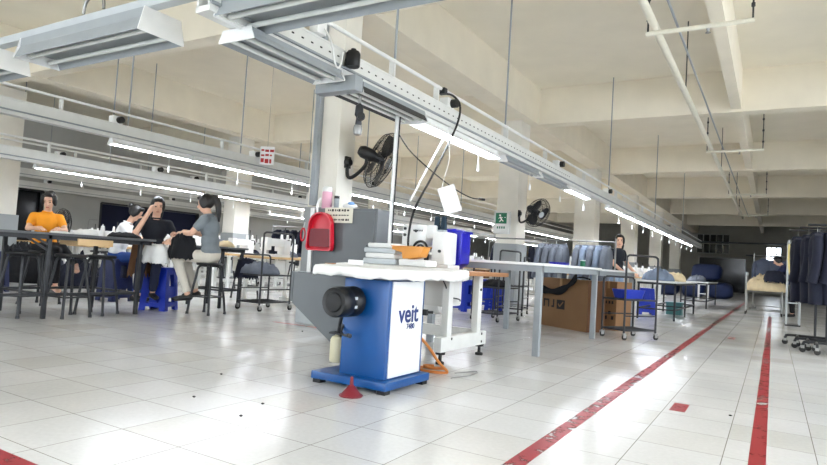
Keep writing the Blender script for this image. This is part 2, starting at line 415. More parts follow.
# ------------------------------------------------------------------ fluorescent fixtures (run along y, origin at the rail's underside)
def fixture(label,L,lit,loc,w=.13,h=.075,rz=0,cord=True,group=None,wide=False,dark=False):
    t=thing('fluorescent_light',label,'light fixture',loc,rz,group)
    hw=w/2; tw=hw*(.8 if wide else .45)
    m=MB(); m.prism([(-tw,-.0),(tw,-.0),(tw,-h*.5),(-tw,-h*.5)],'y',-L/2,L/2); m.build('housing',M_grey if not lit else M_white,t,smooth=False)
    m=MB()
    for s in (-1,1): m.prism([(s*tw,-h*.42),(s*hw,-h),(s*hw,-h-.006),(s*(tw-.006),-h*.5)],'y',-L/2,L/2)
    m.prism([(-tw,-h*.5),(tw,-h*.5),(tw*.9,-h*.56),(-tw*.9,-h*.56)],'y',-L/2,L/2)
    m.build('reflector',M_metalw if lit else (M_dsteel if dark else M_grey),t,smooth=False)
    for s in (-1,1):
        MB().prism([(-tw*1.02,.002),(tw*1.02,.002),(hw*1.02,-h),(hw*1.02,-h-.01),(-hw*1.02,-h-.01),(-hw*1.02,-h)],'y',s*L/2,s*(L/2+.008)).build('end_cap',M_white,t,smooth=False)
    for xx in ((-.6*hw,0,.6*hw) if dark else (-.45*hw,.45*hw) if wide else (0,)):
        MB().cyl((xx,-L/2+.02,-h*.86),(xx,L/2-.02,-h*.86),.016 if not lit else .026,10).build('tube',M_tube_on if lit else M_tube_off,t)
    if cord:
        c=MB().tube([(hw*.6,L*.2,-h),(hw*.6+.005,L*.2,-h-.16)],.003,5); 
        c=c.build('pull_cord',M_white,t); MB().lathe([(.006,-.1),(.016,-.095),(.012,-.03),(.003,0)],(hw*.6+.005,L*.2,-h-.15),8).build('cord_grip',M_white,c)
    return t
# main rail
fixture('lit fluorescent fixture above the white sewing machine',1.82,True,(MX,5.7,2.195),.16,.09)
fixture('dark unlit fixture between the grey end plate and the lit tube',1.0,False,(MX,4.22,2.195),.3,.09,wide=True,cord=False,dark=True)
fixture('white unlit reflector fixture leading under the crossing lamps',.9,False,(MX,3.02,2.195),.3,.07,wide=True,cord=False)
base=None
for i,yy in enumerate((7.5,8.85,10.2,13.0,14.4,15.8,17.2,18.8,20.3,21.8,23.3,24.8,26.3)):
    lit = yy>12 or i==2
    if lit:
        lb='lit fluorescent fixture in the row along the aisle'
        if base is None: base=fixture(lb,1.24,True,(MX,yy,2.195),.13,.075,group='lit fixtures along the aisle rail')
        else: dup(base,(MX,yy,2.195))
    else: fixture(['unlit fixture on the aisle rail just past the sewing machine lamp','second unlit fixture on the aisle rail past the sewing machine lamp'][i],1.24,False,(MX,yy,2.195),.13,.075)
for x,ya,n,lb,g,zz in ((-7.5,5.3,24,'lit fluorescent fixture in the row over the seated women','lit fixtures over the seated women',2.195),
                    (-11.7,6.5,24,'lit fluorescent fixture in the second row behind the women','lit fixtures of the second row',2.195),
                    (-14.6,15.5,10,'lit fluorescent fixture in the third row of the hall','lit fixtures of the third row',2.195)):
    for k in range(n): dup(base,(x,ya+1.29*k,zz),label=lb,group=g)
# cross rail with the three big unlit lamps
t=thing('cross_rail','cross rail under the ceiling carrying the three big unlit lamps','overhead rail',(0,2.38,2.345))
m=MB(); m.bx(-9,1.2,-.035,.035,0,.06); m.build('channel',M_lgrey,t,smooth=False)
MB().tube([(-9,.03,.075),(1.2,.03,.075)],.009,6).build('cable',M_bcable,t)
for xx in (-8,-6.2,-4.15,-1.1,.6):
    rr=MB().tube([(xx,0,.2),(xx,0,2.453)],.014,6).build('hanging_rod',M_steel,t)
    MB().tube(smoothpath([(xx-.12,0,.09),(xx-.1,0,.17),(xx,0,.22),(xx+.1,0,.17),(xx+.12,0,.09)],4),.012,6).build('hook',M_steel,rr)
for xx,lb,L in ((-4.24,'big unlit fixture hung across the ceiling, beside the white gap in the cross rail',1.5),(-1.98,'big unlit fixture crossing over the aisle rail near the sewing machine',1.75),(-6.22,'big unlit fixture at the end of the cross rail above the stools',1.55)):
    f=fixture(lb,L,False,(xx,2.46 if xx<-3 else 2.52,2.34),.34,.15,PI/2,cord=False,wide=True)
# grey end plate + regulator
t=thing('end_plate','grey steel end plate boxing the end of the aisle rail','end plate',(MX,3.6,2.07))
MB().bx(-.19,.19,-.05,.05,.0,.115).build('plate',M_grey,t,bevel=.004); MB().bx(-.16,.16,.05,.1,.02,.1).build('bracket',M_panel,t)
t=thing('air_regulator','black air regulator hanging under the grey end plate','regulator',(-2.78,3.72,1.87))
MB().tube([(0,0,.2),(0,0,.12)],.012,8).build('hose_tail',M_steel,t)
MB().lathe([(.012,.14),(.03,.12),(.034,.05),(.02,.03),(.026,-.02),(.012,-.06)],(0,0,0),12).build('body',M_dsteel,t)
MB().lathe([(.0,.045),(.03,.04),(.032,.0),(.03,-.012)],(.035,-.02,.03),12,(.6,-.8,0)).build('gauge',M_black,t)
MB().lathe([(.03,.03),(.036,.0),(.03,-.04),(.012,-.05)],(-.004,0,-.06),12).build('bowl',M_steel,t)
t=thing('motor_can','black motor can fixed to the side of the aisle rail over the end plate','motor',(-2.78,3.6,2.26))
MB().lathe([(.05,0),(.055,.01),(.055,.1),(.045,.12)],(0,0,0),16).build('can',M_black,t); MB().lathe([(.02,.12),(.02,.14)],(0,0,0),10).build('cap',M_dsteel,t)
t=thing('junction_box','white switch box with coiled cable on the aisle rail','switch box',(-2.84,3.25,2.392))
MB().bx(-.04,.04,-.05,.05,0,.15).build('box',M_white,t,bevel=.008); MB().tube(smoothpath([(.04,.02,.05),(.1,.03,-.05),(.1,.1,-.2),(.06,.2,-.17),(.05,.24,-.05)],6),.007,6).build('cable',M_white,t)

def P(mb,name,m,t,**k):
    o=mb.build(name,m,t,**k)
    if t.parent is None: o.location=-Vector(t.location)
    return o
# ------------------------------------------------------------------ wall fans
def fan(label,c,n,r,mount,nb=3):
    n=Vector(n).normalized(); q=n.to_track_quat('Z','Y').to_matrix(); c=Vector(c); mount=Vector(mount)
    t=thing('wall_fan',label,'fan',mount)
    g=MB()
    for z,rr in ((-.075,.62),(-.05,.9),(0,1),(.05,.92),(.085,.7),(.1,.4)): g.torus(c+q@Vector((0,0,z)),r*rr,.0045,q,40,5)
    for k in range(44):
        a=2*PI*k/44; d=Vector((math.cos(a),math.sin(a),0))
        g.tube([c+q@(d*r*.16+Vector((0,0,.11))),c+q@(d*r*.7+Vector((0,0,.085))),c+q@(d*r*.97+Vector((0,0,.03))),c+q@(d*r+Vector((0,0,0))),c+q@(d*r*.9+Vector((0,0,-.05))),c+q@(d*r*.25+Vector((0,0,-.1)))],.0022,4,False)
    P(g,'guard',M_fan,t)
    P(MB().lathe([(0,.125),(r*.2,.12),(r*.21,.105),(0,.1)],c,20,n),'badge',M_lgrey,t)
    for k in range(nb):
        a0=2*PI*k/nb; b=MB(); vs=[];fs=[]
        for i in range(7):
            for j in range(5):
                rr=r*(.14+.74*i/6); a=a0+(j/4-.5)*1.5*(.6+.4*math.sin(PI*i/6)); z=.045*(j/4-.5)
                vs.append(c+q@Vector((rr*math.cos(a),rr*math.sin(a),z)))
        n0=len(vs); vs+=[v+n*.004 for v in vs]
        for i in range(6):
            for j in range(4):
                k0=i*5+j; fs+= [(k0,k0+1,k0+6,k0+5),(n0+k0,n0+k0+5,n0+k0+6,n0+k0+1)]
        b.add(vs,fs); P(b,'blade',M_fan,t)
    P(MB().lathe([(0,-.3),(.05,-.295),(.075,-.25),(.078,-.12),(.06,-.09),(.05,.03),(0,.04)],c,20,n),'motor_housing',M_black,t)
    back=c-n*.2
    lo=(mount+back)/2+Vector((0,0,-.22)); 
    P(MB().tube(smoothpath([mount,mount+Vector((.02,0,-.17)),lo+Vector((-.02,0,.0)),back+Vector((0,0,-.14)),back],6),.022,8),'arm',M_black,t)
    mm=MB().bx(mount.x-.012,mount.x+.02,mount.y-.045,mount.y+.045,mount.z-.07,mount.z+.07); mm.lathe([(.05,-.02),(.055,.02),(.04,.05)],mount,14,(1,0,0)); P(mm,'wall_bracket',M_black,t)
    return t
fan('black wall fan tilted down on the pillar behind the ironing machine',(-4.13,6.02,2.02),(.56,.87,-.324),.36,(-4.485,5.83,1.97))
fan('black wall fan on the pillar beside the green exit sign',(-4.2,11.95,1.97),(.83,-.38,-.4),.31,(-4.72,12.25,1.98))
# pedestal fan by the orange shirt
t=thing('pedestal_fan','black pedestal fan standing behind the woman in the orange shirt','fan',(-9.5,5.2,0))
MB().lathe([(.2,0),(.2,.02),(.03,.05),(.02,.08)],(0,0,0),20).build('base',M_black,t); MB().cyl((0,0,.06),(0,0,1.0),.016,10).build('pole',M_dsteel,t)
q=Vector((.74,.61,-.05)).to_track_quat('Z','Y').to_matrix(); g=MB(); c=Vector((.08,0,1.06))
for z,rr in ((-.07,.6),(-.04,.92),(0,1),(.04,.92),(.08,.6)): g.torus(c+q@Vector((0,0,z)),.25*rr,.006,q,30,5)
for k in range(36):
    a=2*PI*k/36; d=Vector((math.cos(a),math.sin(a),0))
    g.tube([c+q@(d*.03+Vector((0,0,.09))),c+q@(d*.18+Vector((0,0,.075))),c+q@(d*.25),c+q@(d*.06+Vector((0,0,-.09)))],.003,4,False)
g.build('guard',M_fan,t)
b=MB()
for k in range(3):
    a0=2*PI*k/3; b.add([c+q@Vector((.03*math.cos(a0),.03*math.sin(a0),.012)),c+q@Vector((.21*math.cos(a0-.4),.21*math.sin(a0-.4),.02)),c+q@Vector((.21*math.cos(a0+.5),.21*math.sin(a0+.5),-.02)),c+q@Vector((.03*math.cos(a0+.5),.03*math.sin(a0+.5),-.012))],[(0,1,2,3)])
b.build('blades',M_fan,t); MB().lathe([(0,-.2),(.05,-.19),(.06,-.08),(0,-.05)],c,14,(.74,.61,-.05)).build('motor_housing',M_black,t)

# ------------------------------------------------------------------ the blue ironing machine
t=thing('ironing_machine','blue and white ironing machine with a cloth-covered table top','ironing machine',(-2.2,3.38,0))
m=MB(); m.bx(-2.56,-1.98,3.09,3.63,.025,.075); P(m,'base_plate',M_blue,t,bevel=.006)
for xx,yy in ((-2.52,3.13),(-2.02,3.13),(-2.52,3.59),(-2.02,3.59)): P(MB().bx(xx-.03,xx+.03,yy-.03,yy+.03,0,.027),'foot',M_black,t)
P(MB().bx(-2.38,-2.035,3.15,3.6,.075,.69),'cabinet',M_blue,t,bevel=.008)
P(MB().bx(-2.036,-2.026,3.185,3.565,.085,.685),'side_panel',M_white,t,bevel=.002)
text_mesh('logo_lettering','veit',.165,M_navyl,t,(-2.024+2.2,3.385-3.38,.475),(PI/2,0,PI/2),.003)
text_mesh('model_number','7480',.05,M_navyl,t,(-2.024+2.2,3.415-3.38,.395),(PI/2,0,PI/2),.0006)
P(MB().bx(-2.03,-2.0,3.575,3.6,.46,.5).cyl((-2.02,3.6,.48),(-1.985,3.64,.48),.01,8),'latch',M_black,t)
m=MB().lathe([(0,.0),(.055,.002),(.06,.012),(.07,.012),(.088,.006),(.093,.02),(.095,.1),(.088,.11),(.088,.14),(.095,.15),(.095,.21),(.07,.235)],(-2.27,2.90,.545),28,(0,1,0)); mo=P(m,'fan_motor',M_black,t)
m=MB().lathe([(0,-.004),(.045,-.003),(.05,.004)],(0,0,0),20,(0,1,0)); m.build('intake_disc',M_dsteel,mo,loc=(-2.27+2.2-(-2.2+2.2),2.90-3.38,.545)) if False else None
m=MB().box((-2.19,2.985,.545),(.012,.1,.07)); P(m,'rating_plate',M_lgrey,t)
P(MB().tube(smoothpath([(-2.34,3.2,.47),(-2.37,3.14,.36),(-2.33,3.1,.33),(-2.26,3.06,.335)],5),.008,6).lathe([(.0,.02),(.014,.015),(.014,-.01),(.008,-.02)],(-2.25,3.055,.335),10,(1,-.4,0)),'pedal_lever',M_dsteel,t)
# chute under the table
m=MB(); m.prism([(-2.98,.69),(-2.4,.69),(-2.4,.3),(-2.55,.2),(-2.98,.48)],'y',3.33,3.345); m.prism([(-2.98,.69),(-2.4,.69),(-2.4,.3),(-2.55,.2),(-2.98,.48)],'y',3.62,3.635)
m.bar((-2.98,3.48,.69),(-2.98,3.48,.48),.3,.012) ; m.box((-2.985,3.48,.585),(.012,.31,.21)); m.bar((-2.98,3.345,.48),(-2.55,3.345,.2),.02,.02)
P(m,'steam_chute',M_panel,t,smooth=False)
P(MB().lathe([(.0,.0),(.045,.0),(.05,.015),(.05,.15),(.04,.17),(.02,.18),(.02,.2)],(-2.52,3.3,.11),18),'water_bottle',mat('yellowed_plastic',(206,200,170),.35,noise=.05),t)
P(MB().tube(smoothpath([(-2.52,3.3,.3),(-2.5,3.29,.4),(-2.47,3.3,.55)],4),.012,8).bx(-2.56,-2.46,3.25,3.35,.3,.312),'bottle_hose',M_dsteel,t)
# table top and draped cloth
P(MB().prism([(-2.53,3.07),(-1.97,3.035),(-1.935,3.1),(-1.935,3.85),(-2.0,3.95),(-2.5,3.95),(-2.6,3.85),(-2.6,3.2)],'z',.70,.755),'table_top',M_lgrey,t,bevel=.01)
def drape(name,outline,z,drop,m,t,seed,amp=.012,n=90,top=None):
    # cloth over a rounded-rectangle outline: top sheet plus a wavy hanging skirt
    rnd=random.Random(seed); pts=[Vector((x,y,0)) for x,y in outline]; 
    L=[0]
    for i in range(len(pts)): L.append(L[-1]+(pts[(i+1)%len(pts)]-pts[i]).length)
    cen=sum(pts,Vector())/len(pts); ring=[]
    for k in range(n):
        s=L[-1]*k/n; i=max(j for j in range(len(pts)) if L[j]<=s+1e-9); f=(s-L[i])/(L[i+1]-L[i]); ring.append(pts[i].lerp(pts[(i+1)%len(pts)],f))
    ph=[rnd.uniform(0,6.28) for _ in range(4)]
    def wav(k): return sum(math.sin(2*PI*k/n*fr+p)/(1+.3*i) for i,(fr,p) in enumerate(zip((7,13,19,29),ph)))
    mb=MB(); vs=[]; fs=[]
    rows=[(.0,0),(.35,0),(.7,0),(.93,0),(1,-.004),(1.0,-.3),(1.0,-.65),(1.0,-1)]
    for ri,(a,dz) in enumerate(rows):
        for k in range(n):
            p=cen.lerp(ring[k],a); out=(ring[k]-cen).normalized()
            w=wav(k)
            if dz<0 and ri>4: p=p+out*(.006+amp*w*(-dz)); zz=z+dz*(drop*(1+.09*w)); 
            else: zz=z+(.004*math.sin(k*1.7+ri*2.1)*a if 0<a<1 else 0)+dz
            vs.append(p+Vector((0,0,zz)))
    for r in range(len(rows)-1):
        for k in range(n):
            k2=(k+1)%n; fs.append((r*n+k,r*n+k2,(r+1)*n+k2,(r+1)*n+k))
    mb.add(vs,fs); o=P(mb,name,m,t)
    s=o.modifiers.new('solid','SOLIDIFY'); s.thickness=.004; s.offset=1
    return o
drape('table_cloth',[(-2.56,3.06),(-2.3,3.02),(-1.97,3.02),(-1.92,3.1),(-1.915,3.86),(-2.0,3.97),(-2.5,3.97),(-2.62,3.86),(-2.62,3.2)],.762,.06,M_cloth,t,3,.006)
# red funnel on the floor
t=thing('funnel','dark red plastic funnel standing mouth down on the floor by the ironing machine','funnel',(-2.13,2.95,0))
MB().lathe([(.068,0),(.068,.008),(.06,.012),(.018,.062),(.012,.068),(.008,.115),(.005,.115),(.009,.066),(.05,.012)],(0,0,0),24).build('cone',M_dred,t)
MB().torus((0,0,.006),.068,.004,None,24,6).build('rim',M_dred,t)
# ------------------------------------------------------------------ grey cabinet, with the things on and before it
t=thing('steel_cabinet','grey steel cabinet on short legs before the pillar behind the ironing machine','cabinet',(-4.13,5.5,0))
P(MB().bx(-4.58,-3.66,5.35,5.592,.63,1.36),'body',M_panel,t,bevel=.006); P(MB().bx(-4.52,-3.69,5.335,5.35,.66,1.33),'door',M_panel,t,bevel=.004)
P(MB().bx(-4.58,-4.53,5.325,5.35,.63,1.36),'corner_strip',M_white,t); P(MB().cyl((-3.74,5.335,.95),(-3.74,5.31,.95),.02,12),'handle',M_dsteel,t)
for xx in (-4.3,-3.74): P(MB().bx(xx-.03,xx+.03,5.4,5.58,0,.64),'leg',M_panel,t)
t=thing('thermos_bottle','pink lidded bottle standing on the grey steel cabinet','bottle',(-4.46,5.46,1.361))
MB().lathe([(.052,0),(.058,.01),(.06,.17),(.056,.2)],(0,0,0),18).build('body',M_pink,t); MB().lathe([(.058,.2),(.06,.235),(.045,.26),(.0,.265)],(0,0,0),18).build('lid',M_offw,t)
t=thing('cup','small black capped tube standing beside the pink bottle','cup',(-4.31,5.45,1.361)); MB().lathe([(.026,0),(.03,.01),(.03,.12)],(0,0,0),14).build('body',M_grey,t); MB().lathe([(.031,.12),(.031,.15),(.0,.152)],(0,0,0),14).build('lid',M_black,t)
t=thing('cloth_bundle','crumpled blue and white cloth on the grey steel cabinet','cloth',(-4.13,5.47,1.361))
b=MB().ell((0,0,.035),(.1,.06,.036)); remeshed(b,'bundle',M_cloth,.012,t); remeshed(MB().ell((.03,-.02,.06),(.05,.035,.025)),'blue_fold',mat('sky_cloth',(120,160,210),.9),.01,t)
t=thing('notice_card','cream notice card with dark writing hung on the grey cabinet top','notice',(-4.165,5.318,1.28))
MB().box((0,0,0),(.39,.004,.17)).build('card',M_cream,t); m=MB()
rr=random.Random(4)
for row,(zz,hh) in enumerate(((.055,.03),(0,.016),(-.05,.022))):
    x=-.15
    while x<.13:
        w=rr.uniform(.012,.03); m.box((x+w/2,-.0028,zz),(w,.001,hh*rr.uniform(.6,1))); x+=w+rr.uniform(.006,.018)
m.build('writing',M_ink,t,smooth=False)
t=thing('plastic_scoop','translucent red plastic scoop hanging in front of the grey cabinet','scoop',(-4.36,5.26,1.09))
def rrect(w,h,r,n=6,taper=1,topr=None):
    out=[]; tr=topr or r
    for cx_,cz_,a0,R_ in ((w/2,-h/2,-PI/2,r),(w/2*taper,h/2,0,tr),(-w/2*taper,h/2,PI/2,tr),(-w/2,-h/2,PI,r)):
        sx=1 if cx_>0 else -1; sz=1 if cz_>0 else -1
        for k in range(n+1):
            a=a0+PI/2*k/n; out.append((cx_-sx*R_+R_*math.cos(a),cz_-sz*R_+R_*math.sin(a)))
    return out
m=MB(); m.prism(rrect(.36,.43,.04,6,.9,.15),'y',.02,.035); m.build('back',M_red,t,bevel=.004)
m=MB(); o=rrect(.36,.43,.04,6,.9,.15); i_=rrect(.33,.40,.03,6,.9,.14)
n=len(o); vs=[(p[0],-.03,p[1]) for p in o]+[(p[0],-.03,p[1]) for p in i_]+[(p[0],.02,p[1]) for p in o]+[(p[0],.02,p[1]) for p in i_]
fs=[]
for k in range(n):
    k2=(k+1)%n; fs+=[(k,k2,n+k2,n+k),(k,2*n+k,2*n+k2,k2),(n+k,n+k2,3*n+k2,3*n+k)]
m.add(vs,fs); m.build('rim',M_red,t)
MB().prism(rrect(.29,.2,.03),'y',-.012,.0).build('front_pocket',M_dred,t,loc=(0,0,-.07)) 
MB().tube(smoothpath([(-.06,0,.2),(-.07,.0,.3),(-.04,.01,.38)],5),.012,6).build('hanging_strap',M_white,t)
t=thing('ring_tool','small red ring hanging at the edge of the grey cabinet','ring',(-4.64,5.29,1.05)); MB().torus((0,0,0),.07,.012,Matrix.Rotation(PI/2,3,'X'),24,8,.45).build('ring',M_red,t); MB().tube([(0,0,.07),(.02,0,.14)],.004,5).build('cord',M_white,t)

# ------------------------------------------------------------------ sewing workstation behind the ironing machine
t=thing('sewing_table','white-framed sewing table with brown wooden top behind the ironing machine','sewing table',(-2.8,4.8,0))
P(MB().bx(-3.45,-2.16,4.25,5.42,.725,.76),'table_top',M_woodt,t,bevel=.004)
for xx in (-2.3,-3.3):
    P(MB().bx(xx-.03,xx+.03,5.0,5.08,.1,.725),'leg',M_offw,t,bevel=.004); P(MB().bx(xx-.03,xx+.03,4.42,4.5,.1,.725),'leg',M_offw,t,bevel=.004)
    P(MB().bx(xx-.035,xx+.035,4.32,5.2,.1,.22),'foot_beam',M_offw,t,bevel=.006)
    for yy in (4.38,5.14):
        P(MB().lathe([(.035,0),(.035,.02),(.014,.03),(.014,.075),(.04,.08),(.04,.1)],(xx,yy,0),14),'foot',M_rubber,t)
P(MB().bx(-3.27,-2.33,5.03,5.06,.14,.24),'stretcher',M_offw,t)
# table end frame seen as white board, bolts
for yy,zz in ((4.5,.2),(5.1,.2),(5.1,.13),(5.04,.6)): P(MB().cyl((-2.27,yy,zz),(-2.262,yy,zz),.012,8),'bolt',M_black,t)
P(MB().lathe([(.0,-.02),(.11,-.02),(.12,.0),(.12,.2),(.1,.22),(0,.22)],(-2.62,4.62,.5),22,(1,0,0)),'motor_guard',M_white,t)
P(MB().bx(-2.62,-2.36,4.5,4.85,.45,.72),'control_box',M_offw,t,bevel=.03)
P(MB().tube(smoothpath([(-2.36,4.4,.74),(-2.3,4.42,.62),(-2.34,4.5,.55),(-2.3,4.66,.52),(-2.33,4.75,.5)],6),.006,6),'cable',M_bcable,t)
o=drape('table_cover',[(-3.3,4.23),(-2.5,4.235),(-2.16,4.24),(-2.14,4.3),(-2.14,4.5),(-2.3,4.62),(-2.6,4.7),(-3.3,4.72)],.768,.08,M_cloth,t,5,.006)
t=thing('sewing_machine','white industrial sewing machine with a needle arm beside the blue plastic box','sewing machine',(-2.76,4.95,.765))
L_=(-2.7,4.95,.765)
m=MB(); m.bx(-.3,.24,-.1,.14,0,.04); m.build('bed',M_white,t,bevel=.01)
MB().bx(-.28,-.02,-.08,.1,.2,.4).build('arm',M_white,t,bevel=.02)
MB().bx(.06,.2,-.1,.14,.04,.34).build('column',M_white,t,bevel=.02)
MB().bx(-.28,-.2,-.085,.1,.1,.4).build('needle_head',M_white,t,bevel=.02)
MB().bx(-.03,.07,-.06,.1,.28,.4).build('bridge',M_white,t,bevel=.015)
MB().cyl((-.24,0,.1),(-.24,0,.02),.008,8).build('needle_bar',M_steel,t)
MB().bx(-.1,.02,-.12,.0,.02,.13).build('hook_cover',M_offw,t,bevel=.01)
MB().torus((-.06,-.1,.17),.075,.012,Matrix.Rotation(PI/2,3,'X'),20,6).build('hand_ring',M_black,t)
MB().torus((-.06,-.1,.17),.04,.01,Matrix.Rotation(PI/2,3,'X'),18,6).build('inner_ring',M_dsteel,t)
MB().bx(-.0,.03,-.125,-.09,.02,.13).build('clamp_block',M_dsteel,t)
for xx,zz in ((-.24,.36),(-.24,.3),(-.12,.34),(.15,.16)): MB().cyl((xx,-.105 if xx>0 else -.088,zz),(xx,-.12 if xx>0 else -.1,zz),.014,10).build('knob',M_dsteel,t)
m=MB()
for k in range(5): m.box((-.15+.022*k,-.082,.345),(.012,.002,.016))
m.build('nameplate_marks',M_ink,t,smooth=False)
MB().bx(.02,.14,-.03,.04,.345,.36).build('thread_tray',M_lgrey,t)
for xx in (.05,.12):
    k=MB().lathe([(.03,0),(.032,.01),(.025,.12),(.012,.13)],(xx,0,.36),14).build('thread_cone',mat('dark_thread',(34,52,66),.9),t)
t=thing('thread_stand_tray','small orange plastic tray standing before the sewing machine','tray',(-2.6,4.33,.837))
m=MB(); m.prism([(-.16,.1),(.15,.1),(.12,.02),(.02,.0),(-.05,.0),(-.06,.05),(-.16,.075)],'y',-.06,.06); m.build('tray',M_orange,t,bevel=.008); 
m=MB(); m.prism([(-.165,.1),(.155,.1),(.155,.106),(-.165,.106)],'y',-.066,.066); m.build('rim',M_orange,t)
# white folded stacks on the table
k=0
for dx,dy,nn,lab in ((-2.78,3.8,4,'bottom'),):
    z=.778
    names=['undermost','second','third','topmost']
    for j in range(4):
        h=(.05,.045,.045,.04)[j]; ww=(.33,.31,.32,.27)[j]
        o=MB().box((0,0,h/2),(ww,.22,h)).build('folded_cloth',[M_lgrey,M_cloth][j%2],bevel=.014)
        o.location=(-2.9+.012*(j%2),4.4,z); o.rotation_euler=(0,0,(.05,-.04,.03,-.1)[j]); z+=h+.0006
        tag(o,'white folded cloth, '+names[j]+' of the stack before the sewing machine','folded cloth','folded cloths before the sewing machine')
o=MB().box((0,0,.018),(.1,.05,.036)).build('cloth_block',M_paper,bevel=.004); o.location=(-2.56,3.5,.769); tag(o,'small white block lying alone on the ironing table cloth','block')
o=MB().box((0,0,.028),(.26,.2,.056)).build('folded_cloth',M_cloth,bevel=.014); o.location=(-2.56,4.38,.779); tag(o,'single white folded cloth under the small orange tray','folded cloth')
# blue box, hanging paper, poles and cables
t=thing('plastic_box','ultramarine plastic box standing on edge at the sewing machine','box',(-2.63,5.22,.762))
m=MB(); m.prism([(-.1,.03),(.0,.0),(.1,.06),(.1,.36),(.02,.39),(-.1,.38)],'y',-.1,.1); m.build('shell',M_ubplast,t,bevel=.012)
MB().prism([(-.115,.365),(.115,.35),(.115,.37),(-.115,.392)],'y',-.11,.11).build('rim',M_ubplast,t,bevel=.004)
MB().bx(-.11,.09,-.108,-.1,.1,.115).build('rib',M_ubplast,t)
t=thing('paper_sheet','white paper sheet hanging crooked from the lit lamp over the sewing machine','paper',(-2.68,5.0,1.56))
q=Matrix.Rotation(.26,3,'Y')
m=MB().box((0,0,-.15),(.165,.004,.26),None); o=m.build('sheet',M_paper,t); o.rotation_euler=(0,-.36,.5)
MB().tube(smoothpath([(-.03,0,-.03),(.0,.0,.1),(.03,0,.25),(.0,0,.54)],5),.003,5).build('string',M_white,t)
t=thing('steel_pole','slim white pole rising from the sewing table to the rail','pole',(-2.97,4.56,.775)); MB().cyl((0,0,0),(0,0,1.41),.022,12).build('tube',M_white,t); MB().lathe([(.05,0),(.05,.008),(.03,.02)],(0,0,0),16).build('flange',M_lgrey,t); MB().tube(smoothpath([(.03,-.01,.02),(.027,-.012,.5),(.03,-.01,.9),(.028,0,1.38)],5),.007,6).build('cable',M_bcable,t)
t=thing('power_cable','black power cable and white conduit curving down from the rail to the sewing machine','cable',(MX,5.35,2.5))
pts=[(-2.86,5.2,2.5),(-2.84,5.36,2.52),(-2.8,5.45,2.44),(-2.8,5.42,2.25),(-2.83,5.24,1.93),(-2.86,5.02,1.6),(-2.89,4.82,1.3),(-2.9,4.76,1.05),(-2.9,4.78,.9)]
P(MB().tube(smoothpath(pts,6),.011,8),'black_cable',M_bcable,t); P(MB().tube([(-2.86,5.38,2.2),(-2.9,5.03,1.72),(-2.93,4.8,1.38)],.011,8),'white_conduit',M_white,t)
P(MB().bx(-2.9,-2.83,5.16,5.22,2.49,2.55),'pipe_clip',M_dsteel,t)
t=thing('drooping_cable','thin black cable drooping through the air past the white pole','cable',(-2.95,4.5,1.9))
P(MB().tube(smoothpath([(-2.97,4.58,1.98),(-2.9,4.7,1.83),(-2.8,4.95,1.68),(-2.7,5.25,1.55),(-2.62,5.45,1.49),(-2.55,5.52,1.485)],6),.006,6),'cable',M_bcable,t); P(MB().cyl((-2.56,5.51,1.485),(-2.51,5.55,1.48),.013,8),'plug',M_black,t)
t=thing('hose_coil','orange hose lying coiled on the floor beside the ironing machine','hose',(-2.1,4.05,0))
pts=[(-2.16,3.75,.3),(-2.13,3.85,.22),(-2.1,3.98,.09),(-2.06,4.05,.012),(-2.14,3.98,.012),(-2.24,3.98,.012),(-2.3,4.08,.014),(-2.2,4.14,.014),(-2.1,4.08,.03),(-2.17,4.0,.035),(-2.26,4.05,.035),(-2.2,4.1,.035)]
P(MB().tube(smoothpath(pts,6),.011,8),'hose',M_ocable,t)
P(MB().tube(smoothpath([(-2.02,4.1,.006),(-1.93,4.3,.006),(-1.9,4.1,.006),(-1.95,3.9,.006)],6),.004,5),'thin_cable',M_steel,t)

# ------------------------------------------------------------------ cloth heaps
from mathutils import noise as NZ
def heap(name,m,w,d,h,seed,loc,rz=0,drop=0,n=26,parent=None,fold=1.0,flat=.6):
    mb=MB(); vs=[]; fs=[]
    off=Vector((seed*3.7,seed*1.3,seed*.7))
    for i in range(n):
        for j in range(n):
            u=(i/(n-1))*2-1; v=(j/(n-1))*2-1
            x=u*math.sqrt(1-v*v/2); y=v*math.sqrt(1-u*u/2); r=math.sqrt(x*x+y*y)
            wob=1+.22*NZ.noise(Vector((x*1.5,y*1.5,seed)))
            p=Vector((x*w/2*wob,y*d/2*wob,0))
            ridge=abs(NZ.noise(p*9*fold/ max(.3,w)+off))*.5+abs(NZ.noise(p*20/max(.3,w)+off))*.25
            top=h*(max(0,1-r**3.0)**flat)*(.62+.75*ridge)
            z=top-(drop*max(0,(r-.72)/.28)**1.2*(.7+.6*ridge) if drop else 0)
            vs.append(p+Vector((0,0,max(z,-drop)+.003)))
    for i in range(n-1):
        for j in range(n-1): fs.append((i*n+j,(i+1)*n+j,(i+1)*n+j+1,i*n+j+1))
    mb.add(vs,fs); o=mb.build(name,m,parent)
    o.location=loc; o.rotation_euler=(0,0,rz)
    s=o.modifiers.new('solid','SOLIDIFY'); s.thickness=.006; s.offset=1
    return o
def cloth(label,m,w,d,h,seed,loc,rz=0,drop=0,group=None,fold=1.0,name='cloth_heap'):
    return tag(heap(name,m,w,d,h,seed,loc,rz,drop,fold=fold),label,'cloth',group)

